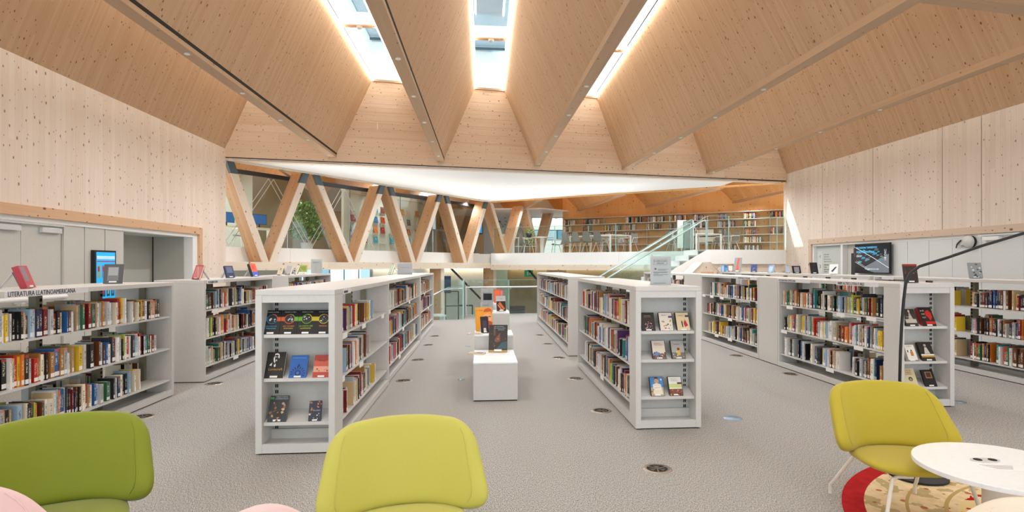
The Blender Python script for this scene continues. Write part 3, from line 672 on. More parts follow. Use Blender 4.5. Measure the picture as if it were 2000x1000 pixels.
# ================================================================== EDGE OF THE READING FLOOR: railing, stair down
rl = empty('floor_railing', label='clear glass railing with steel handrail at the end of the carpet', cat='railing')
ra, rb = Vector((-0.5, 18.1, 0)), Vector((3.3, 18.75, 0)); rd = (rb - ra)
for k in range(3): pane(ra + rd * (k / 3 + 0.004), ra + rd * ((k + 1) / 3 - 0.004), 0.0, 1.08, 'gglass', rl)
MB().tube([ra + Vector((-0.05, -0.06, 0.86)), rb + Vector((0, -0.06, 0.86))], 0.024, 10).build('handrail', ['metal'], rl)
for k in range(4):
    p = ra + rd * (k / 3 * 0.9 + 0.05); MB().tube([p + Vector((0, -0.06, 0.84)), p + Vector((0, 0, 0.8))], 0.014, 8).build('bracket', ['metal'], rl)
MB().tube([(-0.55, 17.98, 0), (-0.55, 17.98, 0.86)], 0.025, 10).build('post', ['metal'], rl)
sd = empty('stair_down', label='stair down to the lower level with glass sides and twin handrails', cat='stair')
for k in range(8):
    x1 = -0.62 - k * 0.29; MB().box(x1 - 0.3, x1, 16.95, 18.0, -0.16 * (k + 1) - 0.04, -0.16 * (k + 1)).build('tread', ['white2'], sd)
for yy in (16.86, 18.05):
    MB().prism([(-0.6, yy, 0.05), (-3.1, yy, -1.1), (-3.1, yy, -0.1), (-1.3, yy, 0.72), (-1.3, yy, 1.1), (-0.6, yy, 1.1)], (0, 0.014, 0)).build('pane', ['gglass'], sd)
    MB().tube([(-0.62, yy + 0.06, 0.86), (-1.1, yy + 0.06, 0.84), (-3.1, yy + 0.06, -0.1)], 0.02, 8).build('handrail', ['metal'], sd)
pane(Vector((-0.58, 16.85, 0)), Vector((-0.58, 18.0, 0)), 0, 1.1, 'gglass', sd)
MB().box(-0.6, -0.57, 16.83, 16.86, 0, 1.1).build('glass_edge', ['edge'], sd)
# ================================================================== BOOK ENGINE
PAL = [('cream', 'ece3cf', 13), ('white', 'eeeeec', 14), ('black', '1b1b1e', 15), ('pale grey', 'b9bdc0', 6), ('charcoal', '3b3d42', 6), ('beige', 'cdb48c', 8),
       ('tan', 'a8793f', 5), ('brown', '6a3f24', 5), ('dark red', '7d1c22', 6), ('red', 'c22a24', 5), ('orange', 'e07a26', 5), ('yellow', 'e9c437', 4),
       ('lime', 'bccb4a', 1), ('green', '2f6b4c', 3), ('teal', '2b8c8c', 3), ('pale blue', '9dbdd6', 5), ('blue', '2862a6', 4), ('navy', '1c2d54', 5), ('purple', '5d3572', 1), ('pink', 'd98a9a', 1)]
PW = [p[2] for p in PAL]; PCOL = {p[0]: hx(p[1]) for p in PAL}
DARKPAL = [p[2] * (2.2 if p[0] in ('black', 'charcoal', 'brown', 'dark red', 'navy') else (0.5 if p[0] in ('white', 'cream') else 1)) for p in PAL]
def unit_book():
    m = MB()
    m.box(0, 0.09, 0, 1, 0, 1).box(0.91, 1, 0, 1, 0, 1).box(0.09, 0.91, 0, 0.02, 0, 1)
    o = m.build('book_cover', ['cover']); me = o.data
    uvl = me.uv_layers.new(name='UVMap')
    for p in me.polygons:
        for li in p.loop_indices:
            c = me.vertices[me.loops[li].vertex_index].co
            uvl.data[li].uv = (c.x, c.z) if p.normal.y < -0.5 else (5 + c.y, c.z)
    bpy.data.objects.remove(o)
    pg = MB().box(0.09, 0.91, 0.02, 0.97, 0.012, 0.985).build('page_block', ['page']); pme = pg.data; bpy.data.objects.remove(pg)
    lb = MB().box(0.04, 0.96, -0.006, 0.001, 0.05, 0.2).build('spine_label', ['paper']); lme = lb.data; bpy.data.objects.remove(lb)
    return me, pme, lme
BK, PGM, LBM = unit_book()
def proj(p):
    c, s = math.cos(PSI), math.sin(PSI); xc = p[0] * c - p[1] * s; yc = p[0] * s + p[1] * c
    if yc < 0.2: return None
    return 1044 + 1150 * xc / yc, 517 - 1150 * (p[2] - 1.55) / yc
BOOKS = []      # specs: dict(loc, rz, lean, t, d, h, col, row, rank...)
def fill_row(origin, axis, inward, length, maxh, row, gaps=0.12, pal=None, hmin=0.185, front=True, dense=0.93, seg=None, dep=0.27):
    """books along axis from origin; inward is the direction from spine to fore-edge; seg: list of (start,end) along the row"""
    ax, inw = Vector(axis), Vector(inward); s = 0.0; out_ = []
    segs = seg or [(0.0, length - gaps)]
    for a, b in segs:
        s = a; lean_left = rng.random() < 0.15; hh = rng.uniform(0.205, 0.235)
        while s < b:
            if rng.random() < 0.2: hh = rng.uniform(hmin, min(maxh, 0.26))
            h = min(maxh, hh * rng.uniform(0.96, 1.05)); t = rng.choice((0.012, 0.016, 0.02, 0.024, 0.028, 0.034, 0.042)) * rng.uniform(0.85, 1.15)
            if s + t > b: break
            d = h * rng.uniform(0.62, 0.72); name = rng.choices(PAL, weights=pal or PW)[0][0]
            inset = rng.uniform(0.0, 0.025) if rng.random() < 0.7 else rng.uniform(0.02, 0.06)
            c = PCOL[name]; jit = rng.uniform(0.85, 1.12)
            lean = 0.0
            if b - s < 0.05 and rng.random() < 0.5: lean = 0.14
            out_.append(dict(s=s, p=Vector(origin) + ax * s + inw * inset, ax=ax, inw=inw, t=t, d=min(d, dep - inset), h=h, cname=name, col=tuple(min(1, x * jit) for x in c), row=row, lean=lean, front=front, thin=t < 0.017, thick=t > 0.036))
            s += t + 0.0006 + (0.03 if lean else 0)
            if rng.random() > dense: s += rng.uniform(0.03, 0.1)
    for i, o in enumerate(out_): o['rank'] = i + 1; o['n'] = len(out_)
    BOOKS.extend(out_); return out_
# ================================================================== BOOKCASES
CW, CH = 0.63, 1.345
SH = [0.20, 0.57, 0.945]
BAY = 0.82
slotmesh = None
def slots(parent, x, y, z0, z1, facing):
    m = MB(); z = z0
    while z < z1:
        if facing == 'x': m.box(x - 0.003, x + 0.003, y - 0.012, y - 0.003, z, z + 0.028).box(x - 0.003, x + 0.003, y + 0.003, y + 0.012, z, z + 0.028)
        else: m.box(x - 0.012, x - 0.003, y - 0.003, y + 0.003, z, z + 0.028).box(x + 0.003, x + 0.012, y - 0.003, y + 0.003, z, z + 0.028)
        z += 0.05
    m.build('slot_row', ['slot'], parent, kind='stuff')
def bookcase(label, xf, side, y0, y1, near=0.0, far=0.0, key='', fills=None, pal=None, backs=True, tags=(), slot_side=1, shelves_end=(0.25, 0.61, 0.97), rows=(0, 1, 2), both=True, hmul=1.0, cap=True, far_shift=0):
    """xf: x of the face; side +1 faces +X, -1 faces -X; near/far: depth of a display cabinet closing that end"""
    r = empty('bookcase', (0, 0, 0), label=label, cat='bookcase', group='white double-sided library bookcases')
    xb = xf - side * CW; lo, hi_ = min(xf, xb), max(xf, xb); xm = (xf + xb) / 2
    MB().box(lo, hi_, y0, y1, CH - 0.045, CH).build('top_board', ['white'], r, bevel=0.004)
    ya, yb = y0 + (near or 0.045), y1 - (far or 0.045)
    if near:
        MB().box(lo, lo + 0.05, y0, ya, 0.012, CH - 0.045).build('stile', ['white'], r)
        MB().box(hi_ - 0.05, hi_, y0, ya, 0.012, CH - 0.045).build('stile', ['white'], r)
        MB().box(lo + 0.05, hi_ - 0.05, ya - 0.02, ya, 0.012, CH - 0.045).build('back_panel', ['white'], r)
        MB().box(lo + 0.05, hi_ - 0.05, y0 + 0.006, y0 + 0.03, CH - 0.105, CH - 0.045).build('rail', ['white'], r)
        b = MB(); b.box(lo + 0.05, hi_ - 0.05, y0 + 0.004, y0 + 0.03, 0.012, 0.085).box(lo + 0.05, hi_ - 0.05, y0 + 0.03, ya - 0.02, 0.04, 0.07).box(lo + 0.05, hi_ - 0.05, ya - 0.05, ya - 0.02, 0.07, 0.15)
        b.build('plinth', ['white'], r)
        for z in shelves_end:
            b = MB(); zz = z
            b.prism([(lo + 0.055, y0 + 0.035, zz - 0.012), (lo + 0.055, ya - 0.022, zz + 0.055), (lo + 0.055, ya - 0.022, zz + 0.065), (lo + 0.055, y0 + 0.035, zz)], (CW - 0.11, 0, 0))
            b.box(lo + 0.055, hi_ - 0.055, y0 + 0.03, y0 + 0.036, zz - 0.02, zz + 0.008)
            b.build('display_shelf', ['white'], r)
        slots(r, (lo + 0.085) if slot_side < 0 else (hi_ - 0.085), ya - 0.021, 0.15, CH - 0.08, 'y')
    else:
        MB().box(lo, hi_, y0, ya, 0.012, CH - 0.045).build('end_panel', ['white'], r)
    MB().box(lo, hi_, yb, y1, 0.012, CH - 0.045).build('end_panel', ['white'], r)
    b = MB()
    for sx in ((1, -1) if both else (side,)):
        xe = hi_ if sx > 0 else lo
        b.box(xe - sx * 0.055, xe, ya, yb, 0.012, 0.075)
    b.box(lo + 0.05, hi_ - 0.05, ya, yb, 0.03, 0.055)
    b.build('plinth', ['white'], r)
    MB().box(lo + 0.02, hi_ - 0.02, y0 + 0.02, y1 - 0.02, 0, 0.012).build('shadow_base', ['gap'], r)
    nb = max(1, round((yb - ya) / BAY)); bw = (yb - ya) / nb
    for k in range(nb + 1):
        y = ya + k * bw; yy0, yy1 = (y - 0.04, y + 0.04) if 0 < k < nb else ((y, y + 0.045) if k == 0 else (y - 0.045, y))
        MB().box(xm - 0.03, xm + 0.03, yy0, yy1, 0.055, CH - 0.045).build('upright', ['olive'], r)
        if 0 < k < nb:
            slots(r, xm + side * 0.031, y + 0.018 * 1, 0.12, CH - 0.06, 'x')
    names = ['bottom shelf', 'middle shelf', 'top shelf']
    for j, z in enumerate(SH):
        for k in range(nb):
            for sx in ((side, -side) if both else (side,)):
                xe = xf if sx == side else xb
                a0, a1 = xe - sx * 0.02, xm + sx * 0.03
                MB().box(a0, a1, ya + k * bw + 0.004, ya + (k + 1) * bw - 0.004, z - 0.017, z).build('shelf', ['white'], r)
        seg = fills[j] if fills else None
        seg = [(a * (yb - ya), b2 * (yb - ya)) for a, b2 in seg] if seg else None
        if j in rows:
            # rank counted from the near end (smallest y)
            fill_row((xf - side * 0.03, ya + 0.015, z), (0, 1, 0), (-side, 0, 0), yb - ya - 0.03, 0.26, (key, names[j]), gaps=rng.uniform(0.05, 0.3), seg=seg, pal=pal)
        if backs:
            sgs = []; s = rng.uniform(0, 0.3)
            while s < yb - ya - 0.2:
                e = min(yb - ya - 0.05, s + rng.uniform(0.3, 0.8)); sgs.append((s, e)); s = e + rng.uniform(0.05, 0.35)
            fill_row((xm - side * 0.04 - side * 0.17, ya + 0.015, z), (0, 1, 0), (side, 0, 0), yb - ya, 0.26, None, seg=sgs, front=False)
    for (j, f) in tags:
        y = ya + (yb - ya) * f
        m = MB().box(xf - side * 0.018, xf - side * 0.012, y - 0.085, y + 0.085, SH[j] - 0.05, SH[j] - 0.005).build('shelf_label', ['paper'], r)
    return r
def header_sign(case, xf, side, y, s, size=0.05, wd=0.6, dark='lettering_dark', sx=0.95):
    rot = RPX if side > 0 else RNX
    a = y if side > 0 else y - wd
    MB().box(xf, xf + side * 0.002, min(a, a + wd), max(a, a + wd), CH - 0.052, CH - 0.002).build('sign_strip', [plain('sign_strip', 'e3e4e8', 0.5)], case)
    text('lettering', s, size, plain(dark, '2b2b30', 0.6), case, (xf + side * 0.0035, y + (0.03 if side > 0 else -0.03), CH - 0.044), rot, sx=sx)
caseA = bookcase('long white bookcase headed LITERATURA LLATINOAMERICANA by the grey doors', -3.66, 1, 4.72, 7.32, key='LITERATURA LLATINOAMERICANA bookcase', near=0.0,
                 fills=[[(0.0, 0.78)], [(0.0, 0.35), (0.355, 0.92)], [(0.0, 0.93)]])
header_sign(caseA, -3.66, 1, 4.84, 'LITERATURA LLATINOAMERICANA', 0.056, 0.96, sx=0.86)
caseB = bookcase('white bookcase headed NARRATIVA with a blank end panel, second in the left row', -3.66, 1, 8.08, 10.62, key='NARRATIVA bookcase', tags=((2, 0.12), (0, 0.4)))
header_sign(caseB, -3.66, 1, 8.16, 'N NARRATIVA', 0.045, 0.5)
caseC = bookcase('white bookcase third in the left row, nearest the timber truss', -3.66, 1, 11.4, 14.5, key='third left-row bookcase', rows=(1, 2))
caseD = bookcase('white bookcase with a display end of black fantasy novels', -1.22, 1, 4.96, 7.74, near=0.27, key='black-novel-display bookcase', slot_side=-1,
                 fills=[[(0.0, 0.18), (0.22, 0.5), (0.52, 0.62), (0.66, 0.72)], [(0.0, 0.62)], [(0.0, 0.1), (0.12, 0.36), (0.44, 0.66)]], tags=((2, 0.06), (2, 0.4), (2, 0.86), (1, 0.35), (1, 0.02)), backs=False)
header_sign(caseD, -1.22, 1, 5.24, 'INFORMACIÓ', 0.03, 0.3, sx=0.8)
caseD2 = bookcase('white bookcase second in the left centre row, behind the black novel display', -1.24, 1, 7.76, 11.7, key='second left-centre bookcase', tags=((2, 0.05), (2, 0.6), (1, 0.4), (0, 0.3)))
caseD3 = bookcase('white bookcase third in the left centre row, nearest the glass railing', -1.26, 1, 11.95, 15.0, key='third left-centre bookcase', tags=((2, 0.3), (1, 0.6)))
caseE = bookcase('white bookcase with a display end of cased novels and a paper notice on top', 1.42, -1, 5.42, 8.87, near=0.24, key='notice-topped bookcase', slot_side=1, shelves_end=(0.296, 0.646, 0.915), tags=((0, 0.45),))
caseE2 = bookcase('white bookcase second in the right centre row, with a blank end panel', 1.42, -1, 9.87, 15.7, key='second right-centre bookcase')
caseF = bookcase('white bookcase headed ALTRES LITERATURES with a display end behind the yellow armchair', 4.48, -1, 6.0, 8.66, near=0.26, key='ALTRES LITERATURES bookcase', slot_side=1, shelves_end=(0.21, 0.49, 0.87), backs=True,
                 tags=((2, 0.35), (2, 0.1), (2, 0.88), (1, 0.2), (1, 0.95), (0, 0.45), (0, 0.05)), fills=[[(0.0, 0.3), (0.38, 0.68), (0.72, 0.97)], [(0.0, 0.97)], [(0.0, 0.97)]])
header_sign(caseF, 4.48, -1, 7.15, '84/89 ALTRES LITERATURES', 0.048, 0.8, sx=0.9)
header_sign(caseF, 4.48, -1, 8.66, 'CN LITERATURA CASTELLANA', 0.042, 0.9, sx=0.85)
cfm = MB().box(4.481, 5.11, 8.67, 9.28, 0.012, CH).build('end_cabinet', ['white']); tag(cfm, 'closed white end cabinet between the two bookcases of the right row', 'cabinet', 'closed end cabinets')
caseF2 = bookcase('white bookcase headed LITERATURA CATALANA in the right row', 4.48, -1, 9.29, 11.85, key='LITERATURA CATALANA bookcase', tags=((2, 0.97), (2, 0.8), (2, 0.6), (1, 0.45), (0, 0.7), (0, 0.45)))
header_sign(caseF2, 4.48, -1, 10.1, 'LITERATURA CATALANA', 0.045, 0.75)
cfm2 = MB().box(4.481, 5.11, 11.87, 12.85, 0.012, CH).build('end_cabinet', ['white']); tag(cfm2, 'closed white end cabinet at the far end of the LITERATURA CATALANA bookcase', 'cabinet', 'closed end cabinets')
caseF3 = bookcase('far white bookcase beside the notice, below the stair handrails', 4.5, -1, 12.9, 16.3, key='far right-row bookcase', rows=(2,))
caseG = bookcase('white bookcase of comics headed C COMIC, along the right side', 6.92, -1, 5.4, 9.95, key='C COMIC bookcase', pal=DARKPAL, fills=[[(0.0, 0.3), (0.31, 0.55), (0.6, 0.9)], [(0.0, 0.55), (0.6, 0.95)], [(0.0, 0.3), (0.33, 0.56), (0.62, 0.95)]])
header_sign(caseG, 6.92, -1, 9.92, 'C COMIC', 0.045, 0.5)
caseG2 = bookcase('white bookcase beyond the comics, with books displayed along its top', 6.92, -1, 10.05, 15.4, key='bookcase beyond the comics', rows=(2,))
# ================================================================== GALLERY FURNITURE
gs = empty('wall_shelving', label='long wooden wall of shelves at the back of the upper gallery', cat='shelving')
LW = (W2 - W1).length
for z in (2.08, 2.42, 2.73, 3.04, 3.35, 3.64):
    for k in range(10):
        a = W1 + dW * (0.03 + k * 0.98) + nW * 0.02; c = W1 + dW * (0.03 + (k + 1) * 0.98 - 0.01) + nW * 0.02
        MB().prism([a + Vector((0, 0, z)), c + Vector((0, 0, z)), c + nW * 0.3 + Vector((0, 0, z)), a + nW * 0.3 + Vector((0, 0, z))], (0, 0, -0.028)).build('shelf', [plain('shelf_grey_edge', 'c3bfb2', 0.5)], gs)
        if z < 3.5:
            sg = []; s = 0.0
            if rng.random() < (0.95 if z > 3.3 else 0.8 if z > 2.7 else 0.5): sg.append((0.03, rng.uniform(0.3, 0.8)))
            if sg: fill_row(W1 + dW * (0.03 + k * 0.98) + nW * 0.28 + Vector((0, 0, z + 0.001)), dW, -nW, 0.95, 0.24, None, seg=sg, dep=0.22)
for k in range(11):
    a = W1 + dW * (0.02 + k * 0.98) + nW * 0.02
    MB().prism([a + Vector((0, 0, MZ)), a + dW * 0.02 + Vector((0, 0, MZ)), a + dW * 0.02 + nW * 0.12 + Vector((0, 0, MZ)), a + nW * 0.12 + Vector((0, 0, MZ))], (0, 0, 1.65)).build('upright', [plain('shelf_grey_edge', 'c3bfb2', 0.5)], gs)
def gallery_chair(loc, rz, label, group, proto=[]):
    if not proto:
        r = empty('shell_chair', loc, rz, label, 'chair', group)
        b = MB(); sec = [(-0.21, 0.45), (-0.2, 0.43), (0, 0.415), (0.15, 0.425), (0.2, 0.45), (0.225, 0.5)]
        for (ya, za), (yb, zb) in zip(sec, sec[1:]): b.prism([(-0.21, ya, za), (0.21, ya, za), (0.21, yb, zb), (-0.21, yb, zb)], (0, 0, 0.02))
        b.build('seat', ['seatg'], r)
        b = MB(); sec = [(0.215, 0.48), (0.235, 0.58), (0.26, 0.7), (0.29, 0.83)]
        for i, ((ya, za), (yb, zb)) in enumerate(zip(sec, sec[1:])):
            wv = 0.21 - 0.02 * i; b.prism([(-wv, ya, za), (wv, ya, za), (wv - 0.02, yb, zb), (-wv + 0.02, yb, zb)], (0, 0.018, 0.0))
        b.build('backrest', ['seatg'], r)
        for sx in (-1, 1):
            MB().tube([(sx * 0.16, -0.15, 0.42), (sx * 0.235, -0.22, 0.0)], 0.012, 6).build('leg', ['legw'], r)
            MB().tube([(sx * 0.16, 0.12, 0.42), (sx * 0.235, 0.27, 0.0)], 0.012, 6).build('leg', ['legw'], r)
            MB().tube([(sx * 0.19, -0.14, 0.42), (sx * 0.26, -0.16, 0.6), (sx * 0.26, -0.12, 0.64), (sx * 0.25, 0.2, 0.65), (sx * 0.2, 0.25, 0.64)], 0.012, 6).build('armrest', ['legw'], r)
        proto.append(r); return r
    c = copy_tree(proto[0]); c.location = loc; c.rotation_euler = (0, 0, rz); tag(c, label, 'chair', group); return c
def frame_table(cx, cy, ang, lx, ly, h, label):
    r = empty('long_table', (cx, cy, MZ - 0.02), ang, label, 'table')
    MB().box(-lx / 2, lx / 2, -ly / 2, ly / 2, h - 0.03, h).build('tabletop', ['tabletop'], r)
    for sx in (-1, 1):
        for sy in (-1, 1): MB().box(sx * lx / 2, sx * (lx / 2 - 0.05), sy * ly / 2, sy * (ly / 2 - 0.05), 0, h - 0.03).build('leg', ['tabletop'], r)
    return r
GG = 'grey shell chairs on the upper gallery'
aw = math.atan2(dW.y, dW.x)
def group_table(P0, e, l_, lx, ly, label, lefts, rights):
    e = Vector((*e, 0)).normalized(); l_ = Vector((*l_, 0)).normalized(); c = Vector((*P0, 0)) + e * ly / 2 + l_ * lx / 2
    frame_table(c.x, c.y, math.atan2(l_.y, l_.x), lx, ly, 0.72, label)
    for t, lb in lefts:
        p = Vector((*P0, 0)) + l_ * t - e * 0.32; gallery_chair((p.x, p.y, MZ - 0.02), math.atan2(e.x, -e.y), lb, GG)
    for t, lb in rights:
        p = Vector((*P0, 0)) + l_ * t + e * (ly + 0.32); gallery_chair((p.x, p.y, MZ - 0.02), math.atan2(-e.x, e.y), lb, GG)
N4 = ['nearest', 'second nearest', 'third nearest', 'farthest']
group_table((4.75, 21.9), (0.78, 0.62), (-0.62, 0.78), 2.1, 1.3, 'white long table on the gallery before the bookshelf wall, left of the stair',
    [(0.15 + 0.55 * k, 'grey shell chair, window side of the left gallery table, %s of its row' % N4[k]) for k in range(4)],
    [(0.3 + 0.65 * k, 'grey shell chair, stair side of the left gallery table, %s of its row' % N4[k]) for k in range(3)])
group_table((7.75, 21.0), (0.97, 0.22), (-0.22, 0.97), 1.5, 1.1, 'white long table on the gallery seen through the stair glass',
    [(0.3, 'grey shell chair behind stair glass, left of right gallery table, nearer one'), (0.95, 'grey shell chair behind stair glass, left of right gallery table, farther one')],
    [(-0.1, 'grey shell chair right of the right gallery table, nearest the landing'), (0.45, 'grey shell chair right of the right gallery table, middle one'), (1.0, 'grey shell chair right of the right gallery table, nearest the shelves')])
rt = empty('round_table', (2.45, 24.7, MZ - 0.02), 0, 'white round pedestal table by the gallery end window', 'table')
MB().disc(0.48, 0.7, 0.73).build('tabletop', ['tabletop'], rt); MB().lathe([(0.09, 0), (0.09, 0.7)], seg=20).build('pedestal', ['tabletop'], rt)
gallery_chair((1.8, 24.5, MZ - 0.02), R(105), 'grey shell chair left of the round table by the gallery window', GG)
gallery_chair((3.15, 25.1, MZ - 0.02), R(-80), 'grey shell chair right of the round table by the gallery window', GG)
# magazine display wall
def rk(x, off=1.55, z=0): return tp(x, off, z)
dr = empty('display_rack', label='tall pale display wall with rows of face-out books behind the truss', cat='rack')
ra_, rb_ = tp(-3.27, 1.55), tp(-0.93, 1.55)
pan = plain('rack_cream', 'e6e2d2', 0.6)
def on(a, s, off, z): p = a + dT * s + nT * off; return Vector((p.x, p.y, z))
LR = (rb_ - ra_).length
MB().prism([on(ra_, 0, 0, MZ), on(ra_, LR, 0, MZ), on(ra_, LR, 0, 4.0), on(ra_, 0, 0, 4.0)], -nT * 0.05).build('back_panel', [pan], dr)
for s0, s1, z0, z1 in ((0, 0.18, MZ, 4.05), (LR - 0.18, LR, MZ, 4.05), (0.18, LR - 0.18, 3.88, 4.05)):
    MB().prism([on(ra_, s0, 0.06, z0), on(ra_, s1, 0.06, z0), on(ra_, s1, 0.06, z1), on(ra_, s0, 0.06, z1)], -nT * 0.06).build('frame', [pan], dr)
rcols = ['b02a2a', 'd79a3a', '3aa6bf', 'e9e6df', 'c7452f', '2f6fa5', 'd9d0c4', '8a3d2a', '46556b', 'e07a3c', 'ced8df', '2a9fb8']
RBK = ['red', 'orange', 'turquoise', 'white', 'rust', 'blue', 'cream', 'brown', 'slate', 'coral', 'pale grey', 'cyan']
rackbooks = []
for row, z in enumerate((3.32, 2.97, 2.62, 2.28)):
    for ci, s in enumerate((0.42, 0.95, 1.42, 1.75, 2.2, 2.72, 3.05, 3.5, 3.82)):
        if s > LR - 0.3: continue
        MB().prism([on(ra_, s - 0.13, 0.07, z), on(ra_, s + 0.13, 0.07, z), on(ra_, s + 0.13, 0.0, z + 0.02), on(ra_, s - 0.13, 0.0, z + 0.02)], (0, 0, -0.01)).build('ledge', [pan], dr)
        if rng.random() < 0.9: rackbooks.append((s, z, rng.randrange(12), ['top', 'second', 'third', 'bottom'][row], ci))
# desk with computers behind the glass on the left
dk = empty('computer_desk', (-7.6, 18.95, MZ - 0.02), math.atan2(dT.y, dT.x), 'pale desk with computers behind the leftmost truss brace', 'desk')
MB().box(-0.9, 1.3, -0.35, 0.35, 0.7, 0.74).build('desktop', [pan], dk)
for x in (-0.85, 1.25): MB().box(x - 0.025, x + 0.025, -0.32, 0.32, 0, 0.7).build('leg', [pan], dk)
def monitor(loc, rz, label, scr='1d5fa0', wd=0.5, h=0.32):
    r = empty('computer_monitor', loc, rz, label, 'monitor')
    MB().box(-wd / 2, wd / 2, -0.01, 0.03, 0.12, 0.12 + h).build('casing', ['black'], r)
    MB().box(-wd / 2 + 0.015, wd / 2 - 0.015, -0.013, -0.01, 0.135, 0.105 + h).build('screen', [plain('screen_' + scr, scr, 0.2, emit=0.6)], r)
    MB().box(-0.02, 0.02, 0.0, 0.03, 0.01, 0.14).build('stem', ['black'], r); MB().box(-0.1, 0.1, -0.06, 0.1, 0, 0.012).build('foot', ['black'], r)
    return r
for s, lb in ((-0.35, 'blue-screened monitor on the gallery desk, left of the first brace'), (0.75, 'blue-screened monitor on the gallery desk, right of the first brace')):
    p = Vector((-7.6, 18.95, 0)) + dT * s; monitor((p.x, p.y, MZ + 0.7205), math.atan2(dT.y, dT.x), lb)
p = Vector((-7.2, 18.4, 0)); gallery_chair((p.x, p.y, MZ - 0.02), math.atan2(dT.y, dT.x) + math.pi, 'grey shell chair at the computer desk behind the leftmost brace', GG)
# tree shape standing in for the reflection of trees outside
te = empty('tree_reflection', (-5.85, 20.1, MZ - 0.02), 0, 'reflection of green trees, modelled as a tree behind the glass between the first braces', 'tree')
MB().lathe([(0.0, 0), (0.17, 0), (0.2, 0.3), (0.17, 0.3), (0, 0.28)], seg=20).build('pot', ['wall_grey'], te)
MB().tube([(0, 0, 0.25), (0.02, 0, 0.6), (-0.03, 0.02, 0.95)], 0.025, 8).build('trunk', ['bark'], te)
lv = MB()
for k in range(1300):
    a = rng.uniform(0, 2 * math.pi); rr = 0.66 * math.sqrt(rng.random()); zz = rng.uniform(0.4, 1.65); rr *= math.sqrt(max(0.05, 1 - ((zz - 1.0) / 0.75) ** 2))
    c = Vector((rr * math.cos(a), rr * math.sin(a), zz)); n = Vector((rng.gauss(0, 1), rng.gauss(0, 1), rng.gauss(0, 1))).normalized(); t = n.orthogonal().normalized(); u = n.cross(t); s = rng.uniform(0.05, 0.09)
    lv.add([c - t * s, c + u * s * 0.45, c + t * s, c - u * s * 0.45], [(0, 1, 2, 3)])
lv.build('foliage', ['leaf'], te, kind='stuff')
# wall clock, screen, counter, stool, plant
ck = empty('wall_clock', (0.78, 29.9, 3.75), 0, 'large numberless wall clock of dark strokes on the grey gallery wall', 'clock')
for k in range(12):
    a = k * math.pi / 6; d = Vector((math.sin(a), 0, math.cos(a))); MB().beam(d * 0.29, d * 0.38, Vector((math.cos(a), 0, -math.sin(a))) * 0.012, Vector((0, 0.008, 0))).build('hour_stroke', ['black'], ck)
for a, l_, wd in ((R(140), 0.36, 0.008), (R(112), 0.1, 0.012)):
    d = Vector((math.sin(a), 0, math.cos(a))); MB().beam(d * -0.03, d * l_, Vector((math.cos(a), 0, -math.sin(a))) * wd, Vector((0, 0.008, 0))).build('hand', ['black'], ck)
o = MB().lathe([(0, -0.012), (0.035, -0.012), (0.035, 0.012), (0, 0.012)], seg=16).build('hub', ['black'], ck, rot=RF)
sc_ = empty('info_screen', (-0.28, 28.9, 3.05), R(15), 'upright blue screen on the gallery wall between the middle braces', 'screen')
MB().box(-0.22, 0.22, 0, 0.05, 0, 0.75).build('casing', ['black'], sc_); MB().box(-0.19, 0.19, -0.004, 0, 0.05, 0.71).build('screen', [plain('screen_blue_bright', '2f8fe0', 0.2, emit=0.9)], sc_)
rc = empty('reception_counter', (1.0, 26.3, MZ - 0.02), 0, 'white counter with a yellow edge strip at the back of the gallery', 'counter')
MB().box(-0.3, 0.35, -0.3, 0.3, 0, 0.92).build('body', ['tabletop'], rc); MB().box(-0.31, 0.36, -0.31, -0.3, 0.76, 0.82).build('edge_strip', [plain('yellow_strip', 'e8d23a', 0.5)], rc)
wd_ = empty('work_desk', (-2.0, 24.6, MZ - 0.02), 0.2, 'pale raised desk on the gallery behind the third pair of braces', 'desk')
MB().box(-0.5, 0.5, -0.3, 0.3, 0.98, 1.02).build('desktop', ['tabletop'], wd_); MB().box(-0.05, 0.05, -0.2, 0.2, 0, 0.98).build('leg', ['tabletop'], wd_)
so = empty('work_stool', (-2.35, 23.9, MZ - 0.02), 0.5, 'black swivel stool by the pale raised gallery desk', 'stool')
MB().lathe([(0, 0.62), (0.2, 0.63), (0.21, 0.68), (0.19, 0.7), (0, 0.7)], seg=20).build('seat', ['black'], so); MB().box(-0.18, 0.18, 0.16, 0.2, 0.8, 1.0).build('backrest', ['black'], so)
MB().tube([(0, 0, 0.08), (0, 0, 0.63)], 0.03, 8).build('column', ['black'], so); MB().tube([(0, 0.12, 0.62), (0, 0.2, 0.7), (0, 0.18, 0.85)], 0.015, 6).build('back_stem', ['black'], so)
for k in range(5):
    a = k * 2 * math.pi / 5; MB().tube([(0, 0, 0.1), (0.26 * math.cos(a), 0.26 * math.sin(a), 0.03)], 0.02, 6).build('leg', ['black'], so)
mm = monitor((-1.6, 24.65, MZ + 1.0), 0.5, 'black monitor turned on the pale raised gallery desk', '2a2c30', 0.45, 0.4)
ph = empty('potted_plant', (1.95, 25.5, MZ - 0.02), 0, 'trailing green plant on a white rail beside the round gallery table', 'plant')
b = MB()
for x in (-0.7, -0.45, -0.2, 0.05, 0.3): b.box(x - 0.012, x + 0.012, -0.012, 0.012, 0, 0.72)
b.box(-0.75, 0.35, -0.02, 0.02, 0.72, 0.76).box(-0.75, 0.35, -0.02, 0.02, 0.35, 0.38); b.build('stand', ['white2'], ph)
MB().lathe([(0, 0.76), (0.12, 0.76), (0.15, 0.95), (0, 0.93)], seg=16).build('pot', ['dark'], ph)
lv = MB()
